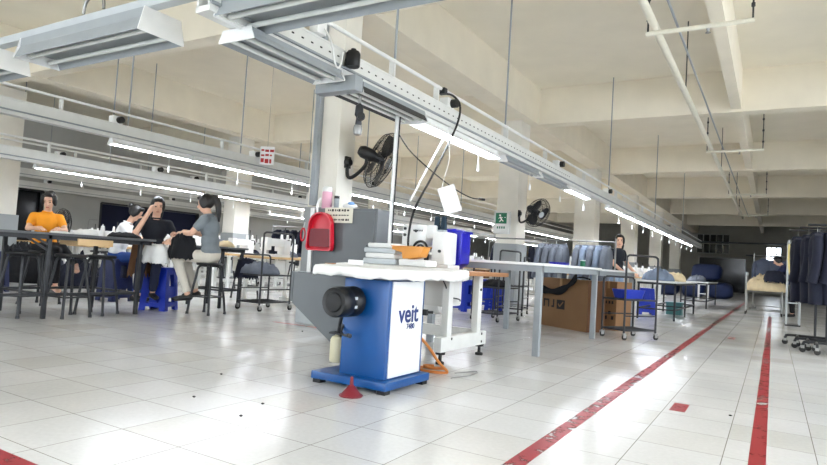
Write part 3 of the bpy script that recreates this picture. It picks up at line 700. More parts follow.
# ------------------------------------------------------------------ tables
def frame_table(name,label,x0,x1,y0,y1,z,top_m,leg_m,legs_y,apron=.05,leg=.04,top=.03,stretch=None,cat='table'):
    t=thing(name,label,cat,((x0+x1)/2,(y0+y1)/2,0))
    P(MB().bx(x0,x1,y0,y1,z-top,z),'table_top',top_m,t,bevel=.004)
    i=.035
    m=MB(); m.bx(x0+i,x1-i,y0+i,y0+i+.03,z-top-apron,z-top); m.bx(x0+i,x1-i,y1-i-.03,y1-i,z-top-apron,z-top); m.bx(x0+i,x0+i+.03,y0+i,y1-i,z-top-apron,z-top); m.bx(x1-i-.03,x1-i,y0+i,y1-i,z-top-apron,z-top)
    P(m,'apron',leg_m,t,smooth=False)
    for xx in (x0+i+leg/2,x1-i-leg/2):
        for yy in legs_y: P(MB().bx(xx-leg/2,xx+leg/2,yy-leg/2,yy+leg/2,0,z-top),'leg',leg_m,t,bevel=.003)
    if stretch:
        for xx in (x0+i+leg/2,x1-i-leg/2): P(MB().bx(xx-.012,xx+.012,min(legs_y),max(legs_y),stretch-.014,stretch+.014),'stretcher',leg_m,t)
        for yy in legs_y: P(MB().bx(x0+i,x1-i,yy-.01,yy+.01,stretch-.012,stretch+.012),'stretcher',leg_m,t)
    return t
t=frame_table('steel_table','big grey steel-framed table with white top beside the sewing machine',-3.1,-1.83,5.47,7.66,.875,M_white,M_grey,(5.53,7.6),.06,.06,.025)
t2=frame_table('steel_table','grey steel-framed table with white top standing over the cartons',-3.1,-1.83,7.68,9.95,.865,M_white,M_grey,(9.85,),.06,.06,.025)
t=frame_table('inspection_table','tall dark steel inspection table in front of the woman in the orange shirt',-7.38,-6.38,1.2,4.66,.89,mat('dark_laminate',(92,94,97),.4),M_dsteel,(1.35,2.39,3.44,4.49),.045,.04,.025,.25)
d=MB().bx(-6.75,-6.395,3.72,4.12,.775,.845); o=P(d,'drawer',M_wood,t,bevel=.004); 
P(MB().bar((-6.43,3.2,.84),(-6.43,3.44,.7),.02),'brace',M_dsteel,t); P(MB().bar((-6.43,3.28,.84),(-6.43,3.44,.76),.02),'brace',M_dsteel,t)
frame_table('inspection_table','tall dark table behind the woman in the grey shirt',-7.35,-6.58,5.85,6.35,.86,M_panel,M_dsteel,(5.92,6.28),.045,.035,.025,.25)
t=frame_table('work_table','pale-topped work table loaded with fabric beside the standing woman',-2.25,-1.5,12.05,15.4,.73,M_white,M_dsteel,(12.15,13.7,15.3),.04,.035,.03,.2)
frame_table('work_table','pale-topped work table farther up the aisle rail',-2.25,-1.5,18.3,21.5,.73,M_white,M_dsteel,(18.4,21.4),.04,.035,.03,.2)
# things on the inspection tables
cloth('white crumpled cloth on the inspection table beyond the orange shirt',M_cloth,.3,.24,.07,2,(-6.75,4.0,.89))
cloth('dark cloth strip laid on the end of the inspection table',M_bcloth,.4,.3,.07,3,(-6.68,4.43,.89),.4)
cloth('white cloth on the inspection table before the woman in the orange shirt',M_cloth,.24,.2,.03,4,(-7.18,3.95,.89))
cloth('grey cloth pile on the table behind the woman in grey',M_gcloth,.45,.35,.13,5,(-7.0,6.1,.86))
cloth('pale cloth pile beside the grey one on the table behind the woman in grey',M_creamc,.25,.22,.1,6,(-6.73,6.05,.86))
# hook stands on the inspection table
for xx,yy,lb in ((-7.25,4.32,'bent wire stand on the far edge of the inspection table'),):
    t=thing('wire_stand',lb,'stand',(xx,yy,.89)); MB().lathe([(.05,0),(.05,.012),(.01,.016)],(0,0,0),14).build('base',M_dsteel,t); MB().tube([(0,0,.01),(0,0,.17),(.02,.0,.2),(.13,.03,.2)],.006,6).build('wire',M_steel,t)
t=thing('thread_spool','white cone spool on the inspection table','spool',(-7.1,4.42,.89)); MB().lathe([(.035,0),(.036,.01),(.02,.13),(.008,.14)],(0,0,0),14).build('thread',M_paper,t); MB().lathe([(.008,.14),(.008,.155)],(0,0,0),8).build('core',M_lgrey,t)

# ------------------------------------------------------------------ stools
def black_stool(label,loc,rz,h=.66,group=None):
    t=thing('stool',label,'stool',loc,rz,group)
    MB().lathe([(0,-.018),(.155,-.018),(.16,-.01),(.16,.008),(.145,.014),(0,.016)],(0,0,h),24).build('seat',M_black,t)
    for a in range(2):
        q=Matrix.Rotation(a*PI/2,3,'Z')
        pts=[(-.2,.06 if a==0 else .06,0),(-.13,.06,h-.08),(-.1,.06,h-.035),(-.06,.06,h-.02),(.06,.06,h-.02),(.1,.06,h-.035),(.13,.06,h-.08),(.2,.06,0)]
        pass
    for k in range(4):
        a=PI/4+k*PI/2; c_,s_=math.cos(a),math.sin(a)
        MB().tube(smoothpath([(.03*c_,.03*s_,h-.025),(.1*c_,.1*s_,h-.026),(.135*c_,.135*s_,h-.06),(.15*c_,.15*s_,h-.16),(.2*c_,.2*s_,.22),(.225*c_,.225*s_,0.012)],4),.0145,8).lathe([(.02,0),(.018,.03),(.013,.034)],(.226*c_,.226*s_,0),10).build('leg',M_dsteel,t)
    m=MB(); rr=.2
    pts=[(rr*math.cos(PI/4+k*PI/2),rr*math.sin(PI/4+k*PI/2),.22) for k in range(5)]
    for k in range(4): m.cyl(pts[k],pts[k+1],.009,8)
    m.build('foot_ring',M_dsteel,t)
    return t
s0=black_stool('black steel stool under the inspection table, the one nearest the picture edge',(-6.75,3.36,0),.3,.66)
dup(s0,(-6.5,3.72,0),.1,'black steel stool standing against the leg of the inspection table')
dup(s0,(-6.62,4.13,0),.5,'black steel stool below the wooden drawer of the inspection table')
gs=black_stool('black stool under the woman in the grey shirt',(-6.13,5.27,0),.2,.63)
for i,(x,y) in enumerate(((-7.9,7.6),(-7.9,8.9),(-7.8,10.2),(-10.3,6.4),(-10.3,7.8),(-10.2,9.2),(-12.5,8.3),(-12.5,9.7))):
    dup(s0,(x,y,0),.3*i,'black stool at a station of the sewing lines','stools of the sewing lines')
def plastic_stool(label,loc,rz,h,m,group=None):
    t=thing('plastic_stool',label,'stool',loc,rz,group)
    o=MB(); o.prism(rrect(.29,.29,.04),'z',h-.022,h); s=o.build('seat',m,t,bevel=.006)
    MB().prism(rrect(.06,.02,.008),'z',h-.001,h+.001).build('finger_slot',M_ink,s)
    for sx in (-1,1):
        for sy in (-1,1):
            a=.13; b=.175; k=.05
            m_=MB(); vs=[]
            for z,r,w in ((h-.02,a+.012,.1),(0,b,.08)):
                vs+=[(sx*r,sy*r,z),(sx*(r-w),sy*r,z),(sx*(r-w),sy*(r-.012),z),(sx*(r-.012),sy*(r-.012),z),(sx*(r-.012),sy*(r-w),z),(sx*r,sy*(r-w),z)]
            m_.add(vs,[tuple(range(6)),tuple(range(6,12))]+[(i,(i+1)%6,6+(i+1)%6,6+i) for i in range(6)]); m_.build('leg',m,t)
    for k in range(4):
        q=Matrix.Rotation(k*PI/2,3,'Z'); m_=MB()
        for z0,z1,r in ((h-.09,h-.02,.143),(h*.3,h*.55,.158),(.05,.1,.171)):
            m_.add([q@Vector(v) for v in ((-r,r,z0),(r,r,z0),(r*.985,r*.985,z1),(-r*.985,r*.985,z1),(-r,r-.01,z0),(r,r-.01,z0),(r*.985,r*.985-.01,z1),(-r*.985,r*.985-.01,z1))],[(0,1,2,3),(4,7,6,5),(0,4,5,1),(3,2,6,7),(0,3,7,4),(1,5,6,2)])
        if k%2==0:
            r=.15
            m_.add([q@Vector(v) for v in ((-.05,r+.006,.1),(.05,r+.006,.1),(.05,r-.004,h-.08),(-.05,r-.004,h-.08),(-.05,r-.004,.1),(.05,r-.004,.1),(.05,r-.014,h-.08),(-.05,r-.014,h-.08))],[(0,1,2,3),(4,7,6,5),(0,4,5,1),(3,2,6,7),(0,3,7,4),(1,5,6,2)])
        m_.build('side_slats',m,t)
    return t
b0=plastic_stool('blue plastic stool under the woman in the black shirt',(-6.78,5.06,0),.45,.55,M_bplast)
nb=plastic_stool('navy plastic stool by the dark opening, behind the orange-shirted woman',(-9.5,3.75,0),.2,.6,mat('navy_plastic',(22,34,82),.4)); dup(nb,(-9.9,4.5,0),.5,'second navy plastic stool behind the orange-shirted woman, farther from the camera'); dup(nb,(-8.9,3.35,0),.3,'navy plastic stool at the picture edge behind the inspection table')
dup(nb,(-8.1,5.3,0),.1,'navy plastic stool under the woman in the white shirt')
for x,y in ((-4.7,9.7),(-4.35,10.4),(-4.9,11.1)): dup(b0,(x,y,0),.3*y,'blue plastic stool near the trolley and the exit-sign pillar','blue stools by the exit-sign pillar')
dup(b0,(-2.3,13.6,0),.3,'blue plastic stool at the work table of the standing woman')

# ------------------------------------------------------------------ trolleys (hoop-ended wire carts)
def trolley(label,loc,rz,tall=1.06,low=.78,w=.42,l=.58,m=M_dsteel):
    t=thing('trolley',label,'trolley',loc,rz)
    def hoop(x,h,nm):
        y=l/2; r=.06
        MB().tube(smoothpath([(x,-y,.09),(x,-y,h*.6),(x,-y,h-r),(x,-y+r*.3,h-r*.3),(x,-y+r,h),(x,0,h),(x,y-r,h),(x,y-r*.3,h-r*.3),(x,y,h-r),(x,y,h*.6),(x,y,.09)],4),.013,8).build(nm,m,t)
    hoop(w/2,tall,'end_hoop'); hoop(-w/2,low,'end_hoop')
    for z in (.12,.5):
        s=MB(); s.tube([(-w/2,-l/2,z),(w/2,-l/2,z),(w/2,l/2,z),(-w/2,l/2,z),(-w/2,-l/2,z)],.011,8)
        for k in range(1,7): s.tube([(-w/2+w*k/7,-l/2,z),(-w/2+w*k/7,l/2,z)],.004,5)
        s.build('wire_shelf',m,t)
    MB().tube([(w/2,-l/2,.3),(w/2,l/2,.3)],.009,6).tube([(-w/2,-l/2,.3),(-w/2,l/2,.3)],.009,6).build('side_bar',m,t)
    for sx in (-1,1):
        for sy in (-1,1):
            c=MB(); x,y=sx*w/2,sy*l/2; c.cyl((x,y,.1),(x,y,.075),.012,8); c.bx(x-.016,x-.012,y-.02,y+.03,.03,.08); c.bx(x+.012,x+.016,y-.02,y+.03,.03,.08)
            c=c.build('caster',M_steel,t); MB().cyl((x-.011,y+.012,.034),(x+.011,y+.012,.034),.033,14).build('wheel',M_rubber,c)
    return t
tr=trolley('dark wire trolley with folded grey garments beside the steel cabinet',(-6.26,6.4,0),0,1.1,.78,.43,.6)
cloth('heap of grey and navy garments lying on the dark wire trolley',M_gcloth,.6,.5,.2,8,(-6.32,6.33,.512),.3,.0)
cloth('navy garment hanging over the end of the dark wire trolley',M_ncloth,.3,.36,.1,9,(-6.47,6.22,.63),.3,.24)
trolley('dark wire trolley standing at the corner of the carton table by the aisle',(-1.58,8.16,0),-.58,1.06,.78,.38,.54)
trolley('dark wire trolley between the exit-sign pillar and the steel table',(-3.62,8.6,0),-.15,1.06,.8,.45,.6)
trolley('wire trolley parked further back beyond the exit-sign pillar',(-3.9,10.0,0),.2,1.0,.7,.45,.6)
cloth('dark garments piled on the trolley by the exit-sign pillar',M_bcloth,.4,.5,.12,31,(-3.62,8.6,.512),0)
t=thing('plastic_basin','blue plastic basin riding on the shelf of the aisle-side trolley','basin',(-1.6,8.17,.512),-.58)
MB().prism(rrect(.22,.32,.05),'z',0,.012).build('floor_panel',M_bplast,t); m=MB(); o1=rrect(.22,.32,.05); o2=rrect(.27,.38,.06); n=len(o1)
m.add([(p[0],p[1],.005) for p in o1]+[(p[0],p[1],.11) for p in o2]+[(p[0]*.97,p[1]*.97,.11) for p in o2]+[(p[0]*.97,p[1]*.97,.01) for p in o1],[(r*n+k,r*n+(k+1)%n,(r+1)*n+(k+1)%n,(r+1)*n+k) for r in range(3) for k in range(n)]); m.build('wall',M_bplast,t)
t=thing('small_carton','small brown carton on the trolley by the exit-sign pillar','carton',(-3.8,8.42,.62)); MB().bx(-.1,.1,-.08,.08,0,.12).build('box',M_cardd,t); MB().bx(-.1,.1,-.02,.02,.119,.1215).build('tape',M_tape,t)
t.location.z=.635
# ------------------------------------------------------------------ cartons under the table
t=thing('carton','large brown shipping carton with black printed marks under the table','carton',(-2.52,8.63,0),-.53)
MB().bx(-.5,.5,-.12,.22,0,.70).build('box',M_card,t,bevel=.004); MB().bx(-.5,.5,.04,.09,.699,.702).bx(-.05,.0,-.1215,-.1195,.5,.7).build('tape',M_tape,t,smooth=False)
MB().bx(.5,.502,-.118,.218,.002,.698).build('end_panel',M_cardd,t,smooth=False)
m=MB(); y=-.1225
def st(x0,x1,z0,z1): m.box(((x0+x1)/2,y,(z0+z1)/2),(x1-x0,.002,z1-z0))
st(-.37,-.25,.37,.395); st(-.275,-.25,.28,.395); st(-.37,-.345,.28,.395)          # an upturned letter
st(-.17,-.145,.3,.395); st(-.2,-.145,.28,.305)                                # J
st(-.09,.07,.265,.395)                                                      # black square
m.build('printed_marks',M_ink,t,smooth=False)
m=MB(); m.bar((-.06,-.1245,.34),(-.03,-.1245,.3),.002,.018); m.bar((-.03,-.1245,.3),(.04,-.1245,.37),.002,.018); m.build('check_mark',M_card,t,smooth=False)
t=thing('carton','tall narrow carton with small print standing at the corner behind the trolley','carton',(-1.98,9.16,0),-.4)
MB().bx(-.14,.14,-.16,.2,0,.7).build('box',M_card,t,bevel=.004); MB().bx(-.02,.02,-.161,.2,.6,.701).build('tape',M_tape,t); m=MB()
for r,(zz,ws) in enumerate(((.4,(.03,.02,.03,.03)),(.25,(.04,.0,.04,.0)),(.18,(.03,.03,.0,.04)))):
    x=-.09
    for w_ in ws:
        if w_: m.box((x+w_/2,-.162,zz),(w_,.002,.04 if r==0 else .05))
        x+=.05
m.build('printed_marks',M_ink,t,smooth=False)
t=thing('padded_sling','black padded cloth slung across the front of the large carton','cloth',(-2.52,8.63,0),-.53)
m=MB(); vs=[]; fs=[]; sp_=smoothpath([(-.42,.52),(-.3,.5),(-.1,.5),(.08,.56),(.2,.64),(.26,.74)],6)if False else smoothpath([(-.42,0,.54),(-.3,0,.515),(-.1,0,.51),(.08,0,.56),(.2,0,.64),(.3,0,.73)],6)
n_=len(sp_)
for i,p in enumerate(sp_):
    hh=.05+.012*math.sin(i*.5)
    for k in range(10):
        a=2*PI*k/10; vs.append((p.x,-.15+.025*math.cos(a),p.z+hh*math.sin(a)))
for i in range(n_-1):
    for k in range(10): fs.append((i*10+k,i*10+(k+1)%10,(i+1)*10+(k+1)%10,(i+1)*10+k))
fs+= [tuple(range(10)),tuple((n_-1)*10+k for k in range(10))]
m.add(vs,fs); m.build('pad',M_bcloth,t); MB().tube([(.3,-.15,.73),(.36,-.08,.74),(.42,.0,.715)],.012,6).build('strap',M_bcloth,t)
t=thing('plastic_tray','blue plastic tray on the back of the carton table','tray',(-2.85,9.2,.866)); MB().bx(-.12,.12,-.1,.1,0,.07).build('tray',M_ubplast,t,bevel=.012); MB().bx(-.13,.13,-.11,.11,.06,.075).build('rim',M_ubplast,t,bevel=.004)
t=thing('paint_can','green can standing on the far end of the carton table','can',(-2.62,9.7,.866)); MB().lathe([(.04,0),(.04,.12)],(0,0,0),16).build('body',M_green,t); MB().lathe([(.042,.12),(.042,.135),(0,.137)],(0,0,0),16).build('lid',M_lgrey,t)
# exit sign on the pillar
t=thing('exit_sign','white boxed emergency exit sign with green running-figure panel on the pillar','sign',(-5.02,12.06,1.76)); t.scale=(1.25,1.25,1.2)
MB().bx(-.14,.14,-.05,.05,-.2,.2).build('box',M_offw,t,bevel=.01); MB().bx(-.1,.1,-.056,-.05,-.02,.17).build('green_panel',M_green,t); m=MB()
m.lathe([(0,0),(.018,0),(.018,.002),(0,.002)],(-.02,-.0595,.125),12,(0,1,0)); y=-.058
for a,b,w in (((-.015,.1),(.01,.05),.024),((.01,.05),(-.03,.01),.014),((.01,.05),(.045,.02),.014),((-.015,.095),(.03,.085),.011),((-.015,.095),(-.045,.07),.011),((.06,.09),(.085,.09),.012)): m.bar((a[0],y,a[1]),(b[0],y,b[1]),.002,w)
m.build('figure',M_paper,t,smooth=False); m=MB()
for k in range(4): m.box((-.06+.04*k,-.051,-.09),(.024,.002,.04))
m.build('lettering',M_green,t,smooth=False)
# hanging card on the rail
t=thing('hanging_card','red and white printed card hanging by the overhead rail','card',(-7.25,7.25,2.42))
m=MB().bx(-.12,.12,-.004,.004,-.15,.15); m.build('card',M_paper,t); m=MB()
rr=random.Random(9)
for z0,h in ((.09,.05),(.01,.04),(-.09,.08)):
    x=-.1
    while x<.06:
        w=rr.uniform(.03,.07); m.box((x+w/2,-.006,z0+rr.uniform(-.01,.01)),(w,.002,h*rr.uniform(.6,1))); x+=w+.016
m.build('printed_marks',M_redink,t,smooth=False); MB().tube([(0,0,.15),(0,0,1.56)],.003,5).build('string',M_steel,t)
t.rotation_euler=(0,0,.5)

# ------------------------------------------------------------------ sewing lines
def station(label,loc,rz,group):
    t=thing('sewing_station',label,'sewing station',loc,rz,group)
    MB().bx(-.55,.55,-.28,.28,.72,.755).build('table_top',M_wood,t,bevel=.004)
    m=MB()
    for x in (-.45,.45):
        m.bx(x-.025,x+.025,-.2,-.15,.06,.72); m.bx(x-.025,x+.025,.15,.2,.06,.72); m.bx(x-.025,x+.025,-.26,.26,.02,.08)
    m.bx(-.45,.45,.16,.19,.2,.26); m.build('frame',M_offw,t,smooth=False)
    m=MB(); m.bx(-.25,.27,-.08,.1,.755,.8); m.bx(.12,.27,-.07,.09,.8,1.03); m.bx(-.25,.2,-.055,.075,.93,1.05); m.bx(-.27,-.17,-.065,.085,.86,1.06)
    m.build('machine_head',M_white,t,bevel=.015)
    m=MB().lathe([(.0,-.02),(.055,-.02),(.06,0),(.055,.03),(0,.03)],(.3,.01,.99),16,(1,0,0)); m.build('hand_wheel',M_black,t)
    m=MB().cyl((.4,.2,.755),(.4,.2,1.25),.008,6); m.bx(.3,.5,.19,.21,1.0,1.015); m.build('thread_stand',M_dsteel,t)
    for x in (.33,.47): MB().lathe([(.03,0),(.032,.01),(.018,.13),(.008,.14)],(x,.2,1.015),10).build('thread_cone',M_paper,t)
    MB().bx(-.1,.14,-.1,.1,.42,.7).build('motor_box',M_offw,t,bevel=.02)
    return t
st0=None; ci=0
rows=((-6.95,7.3,16,'white sewing machine on a blond table in the line past the loaded trolley','first sewing line'),
      (-9.0,7.2,16,'white sewing machine in the second line behind the seated women','second sewing line'),
      (-11.2,7.0,13,'white sewing machine in the third line deeper in the hall','third sewing line'),
      (-13.6,8.0,14,'white sewing machine in the fourth line deep in the hall','fourth sewing line'),
      (-16.2,8.5,11,'white sewing machine in the line nearest the grey side wall','sewing line by the side wall'),
      (-3.85,13.6,10,'white sewing machine behind the garment rail and the middle pillars','sewing line behind the garment rail'))
for x,y0,n,lb,g in rows:
    for k in range(n):
        y=y0+1.28*k; rz=PI/2*(1 if k%2 else -1) if x>-9 and x<-7 else PI/2
        if st0 is None: st0=station(lb,(x,y,0),rz,g)
        else: dup(st0,(x,y,0),rz,lb,g)
cl=None
cm=[M_gcloth,M_ncloth,M_cloth,M_bcloth,M_creamc]
rr=random.Random(11); protos=[]
for i in range(22):
    x,y0,n,lb,g=rows[i%5]; k=i//5; y=y0+1.28*(k)+.38
    c=cloth('small pile of work on a table of the sewing lines',cm[i%5],.34,.3,.12,40+i,(x-.1,y,.757),rr.uniform(0,3),group='work piles on the sewing lines')
# ------------------------------------------------------------------ garments on rails
def jacket(label,loc,rz,m,group=None,ln=.72,w=.46):
    t=thing('hanging_jacket',label,'jacket',loc,rz,group)
    b=MB(); vs=[];fs=[]
    prof=[(0,.09,.05),(-.03,.16,.06),(-.07,w/2,.075),(-.2,w/2*.93,.09),(-.4,w/2*.88,.085),(-ln,w/2*.98,.075)]
    n=20
    for z,hw,hd in prof:
        for k in range(n):
            a=2*PI*k/n; vs.append((hw*math.copysign(abs(math.cos(a))**.7,math.cos(a)),hd*math.copysign(abs(math.sin(a))**.7,math.sin(a))+.008*math.sin(5*a+z*9),z))
    for r in range(len(prof)-1):
        for k in range(n): fs.append((r*n+k,r*n+(k+1)%n,(r+1)*n+(k+1)%n,(r+1)*n+k))
    fs.append(tuple(range(n))[::-1]); fs.append(tuple((len(prof)-1)*n+k for k in range(n)))
    b.add(vs,fs); b.build('body',m,t)
    for s in (-1,1):
        MB().tube(smoothpath([(s*(w/2-.05),0,-.08),(s*(w/2+.01),0,-.22),(s*(w/2+.02),.02,-.42),(s*(w/2-.0),.05,-.6)],4),.055,10).build('sleeve',m,t)
    MB().lathe([(.06,.0),(.075,-.02),(.085,-.05),(.06,-.03)],(0,0,.02),14).build('collar',m,t)
    MB().tube(smoothpath([(0,0,-.02),(0,0,.05),(.02,0,.08),(.0,0,.105),(-.02,0,.085)],4),.003,5).build('hanger_hook',M_steel,t)
    return t
def garment_rack(label,x0,x1,y,z,foot=.3):
    t=thing('garment_rack',label,'garment rack',((x0+x1)/2,y,0))
    P(MB().tube([(x0,y,z),(x1,y,z)],.014,8),'top_rail',M_steel,t)
    for xx in (x0,x1):
        P(MB().tube([(xx,y,.1),(xx,y,z+.06)],.015,8),'upright',M_steel,t)
        P(MB().tube(smoothpath([(xx-foot*.2,y-foot,.07),(xx-foot*.1,y-foot*.85,.11),(xx,y,.12),(xx+foot*.1,y+foot*.85,.11),(xx+foot*.2,y+foot,.07)],4),.016,8),'foot_tube',M_steel,t)
        for s in (-1,1):
            c=P(MB().cyl((xx+s*foot*.2-.014,y+s*foot,.04),(xx+s*foot*.2+.014,y+s*foot,.04),.04,14),'caster',M_rubber,t)
    P(MB().tube([(x0,y,.13),(x1,y,.13)],.012,8),'base_rail',M_steel,t)
    return t
garment_rack('steel garment rail with grey jackets behind the carton table',-5.6,-2.35,10.75,1.36)
jg=jacket('grey jacket hanging on the steel garment rail behind the carton table',(-2.5,10.75,1.27),PI/2,M_gcloth,'jackets behind the carton table',.5)
jb=None
for k,x in enumerate((-2.62,-2.74,-2.86,-2.98)):
    if k%2==0:
        if jb is None: jb=jacket('blue-grey jacket hanging among the grey ones behind the carton table',(x,10.75,1.27),PI/2,mat('blue_grey_cloth',(128,142,164),.95,0,.15,10,.3),'blue-grey jackets behind the carton table',.5)
        else: dup(jb,(x,10.75,1.27))
    else: dup(jg,(x,10.75,1.27))
for k in range(4): dup(jg,(-3.27-.13*k,10.75,1.27),PI/2,'grey jacket on the garment rail close to the exit-sign pillar','jackets close to the exit-sign pillar')
# three racks of navy jackets beside the aisle
jn=None
for i,(y,x0,lb) in enumerate(((9.75,.3,'farthest of three'),(9.3,.4,'middle one of three'),(8.85,.47,'closest of three'))):
    t=thing('garment_rack','rolling garment rack full of navy jackets by the aisle, '+lb,'garment rack',(x0,y,0))
    zt=(1.6,1.62,1.84)[i]
    P(MB().tube([(x0-.12,y,1.56),(x0+1.5,y,1.56)],.014,8),'top_rail',M_dsteel,t)
    for xx in (x0+.2,x0+1.5):
        P(MB().tube([(xx,y,.12),(xx,y,zt if xx==x0+.2 else 1.6)],.016,8),'upright',M_dsteel,t)
    P(MB().tube(smoothpath([(x0-.14,y-.0,.075),(x0-.13,y,.11),(x0-.08,y,.13),(x0+.3,y,.13),(x0+1.5,y,.13)],4),.017,8),'base_tube',M_dsteel,t)
    P(MB().tube(smoothpath([(x0+.0,y-.2,.08),(x0+.0,y-.17,.12),(x0,y,.13),(x0,y+.17,.12),(x0,y+.2,.08)],4),.015,8),'cross_foot',M_dsteel,t)
    for xx,yy in ((x0-.14,y),(x0,y-.2),(x0,y+.2),(x0+1.5,y)):
        c=P(MB().bx(xx-.02,xx+.02,yy-.018,yy+.018,.05,.085),'caster',M_steel,t); w=MB().cyl((xx-t.location.x,yy-t.location.y-.013,.036),(xx-t.location.x,yy-t.location.y+.013,.036),.036,14).build('wheel',M_rubber,c)
        w.location=(t.location.x-t.location.x,0,0); w.location=-Vector(c.location)-Vector(t.location)+Vector(t.location); w.location=(-c.location.x,-c.location.y,-c.location.z); w.location=(0-c.location.x,0-c.location.y,0)
    for k in range(6):
        lb2='navy jacket packed on the rolling racks by the aisle'; g='navy jackets by the aisle'
        p=(x0-.02+.12*k+(.03 if k>1 else 0),y,1.45)
        if jn is None: jn=jacket(lb2,p,PI/2,M_ncloth,g,.86,.36)
        else: dup(jn,p,PI/2,lb2,g)
# frame rack with hose
t=thing('frame_rack','bare white metal frame rack standing behind the navy jackets','rack',(.34,14.2,0))
for xx in (.24,.46):
    for yy in (14,14.4): P(MB().tube([(xx,yy,.03),(xx,yy,1.65)],.016,8),'upright',M_lgrey,t)
for zz in (.45,1.45,1.64):
    P(MB().tube([(.24,14,zz),(.46,14,zz),(.46,14.4,zz),(.24,14.4,zz),(.24,14,zz)],.012,8),'cross_bar',M_lgrey,t)
P(MB().bx(.22,.48,13.98,14.42,0,.03),'foot_plate',M_dsteel,t)
t=thing('air_hose','pale yellow hose looping down from the bare metal frame rack','hose',(.27,13.9,1.6))
P(MB().tube(smoothpath([(.25,13.95,1.62),(.25,13.93,1.3),(.28,13.9,1.0),(.36,13.85,.72),(.5,13.8,.6),(.62,13.8,.62)],6),.018,8),'hose',M_yhose,t); P(MB().cyl((.25,13.95,1.6),(.25,13.95,1.68),.022,8),'coupling',M_steel,t)
# loaded trolley in the aisle
t=thing('cloth_trolley','pale steel trolley with a tall end post under a heap of cream and navy cloth','trolley',(-.2,17.8,0))
for xx,yy,h in ((-.58,17.4,1.05),(-.58,18.2,1.05),(.2,17.4,.62),(.2,18.2,.62)):
    P(MB().tube([(xx,yy,.08),(xx,yy,h)],.018,8),'post',M_steel,t); P(MB().cyl((xx-.014,yy,.04),(xx+.014,yy,.04),.04,12),'caster',M_rubber,t)
for zz in (.12,.58):
    m=MB().tube([(-.58,17.4,zz),(.2,17.4,zz),(.2,18.2,zz),(-.58,18.2,zz),(-.58,17.4,zz)],.015,8)
    for k in range(1,6): m.tube([(-.58+.13*k,17.4,zz),(-.58+.13*k,18.2,zz)],.006,5)
    P(m,'shelf_frame',M_steel,t)
P(MB().bx(-.6,-.56,17.38,18.22,.98,1.06),'end_board',M_lgrey,t,bevel=.01)
cloth('cream cloth heaped on the pale steel trolley in the aisle',M_creamc,.95,.9,.5,21,(-.15,17.8,.598),.2)
cloth('navy cloth thrown over the cream heap on the aisle trolley',M_ncloth,.5,.55,.14,22,(.02,17.5,1.0),.5,.2)
# suits on a far rail
garment_rack('far steel garment rail with grey-blue suits behind the cloth trolley',-.5,.6,20.6,1.6)
js=jacket('grey-blue suit jacket on the far rail behind the cloth trolley',(-.25,20.6,1.5),.1,mat('suit_cloth',(84,92,112),.95,0,.15,10,.3),'suits on the far rail',.7)
for x in (.1,.42): dup(js,(x,20.6,1.5),.1)
# fabrics on the work table by the standing woman
cloth('grey-blue fabric heap on the work table by the standing woman',mat('blue_grey_cloth',(128,142,164),.95),.55,.7,.26,25,(-1.95,12.7,.731),.2)
cloth('cream fabric heap on the work table by the standing woman',M_creamc,.6,.7,.22,26,(-1.85,13.5,.731),.6)
cloth('dark fabric heap on the work table by the standing woman',M_bcloth,.45,.5,.2,27,(-1.9,14.3,.731),.1)
cloth('grey fabric heap on the farther work table up the aisle',M_gcloth,.5,.8,.2,28,(-1.9,19.4,.731),.1)
t=thing('plastic_crate','green-grey crate at the far legs of the same work table','crate',(-1.85,14.5,0)); MB().bx(-.15,.15,-.2,.2,0,.26).build('crate',mat('teal_plastic',(70,120,120),.5),t,bevel=.01); MB().bx(-.16,.16,-.21,.21,.24,.27).build('rim',mat('teal_plastic',(70,120,120),.5),t,bevel=.004)
# far end
t=thing('metal_stand','small pale frame standing alone on the floor far up the aisle','frame',(-2.4,27,0))
for xx in (-.17,.17):
    for yy in (-.17,.17): MB().bx(xx-.02,xx+.02,yy-.02,yy+.02,0,.6).build('leg',M_paper,t)
MB().bx(-.2,.2,-.2,.2,.57,.61).build('top',M_paper,t); MB().bx(-.19,.19,-.02,.02,.2,.23).bx(-.02,.02,-.19,.19,.2,.23).build('stretcher',M_paper,t)
for i,(x,y,z,w,d,h,tx) in enumerate(((-3.0,29.3,0,1.0,1.0,.75,'lower'),(-1.95,29.4,0,1.0,1.0,.7,'second lower'),(-2.5,29.4,.76,1.2,.9,.72,'upper'),(-4.1,29.6,0,1.0,1.0,.9,'dark outer'))):
    b=MB().ell((0,0,h/2),(w/2,d/2,h/2),None,20,12); o=b.build('tarpaulin_bale',M_bluec)
    for v in o.data.vertices:
        p=v.co; u=Vector((math.copysign(abs(p.x/(w/2))**.55*w/2,p.x),math.copysign(abs(p.y/(d/2))**.55*d/2,p.y),h/2+math.copysign(abs((p.z-h/2)/(h/2))**.6*h/2,p.z-h/2)))
        v.co=u+Vector((NZ.noise(u*3+Vector((i,0,0))),NZ.noise(u*3+Vector((0,i,9))),0))*.05
    o.location=(x,y,z); tag(o,'blue tarpaulin bale at the far end wall, '+tx+' one of the pile','bale')
# background garments rails deeper left and dark shelving
m=None
for i,(x,y) in enumerate(((-5.9,15.5),(-8.0,14.5),(-10.2,11.5))):
    garment_rack(('dark garment rail among the sewing lines behind the middle pillar','dark garment rail deeper among the sewing lines','dark garment rail beside the third sewing line')[i],x-.9,x+.9,y,1.5)
    for k in range(6): dup(jn,(x-.7+.26*k,y,1.4),PI/2+.1*k,'dark garment on a rail among the sewing lines','dark garments among the sewing lines')

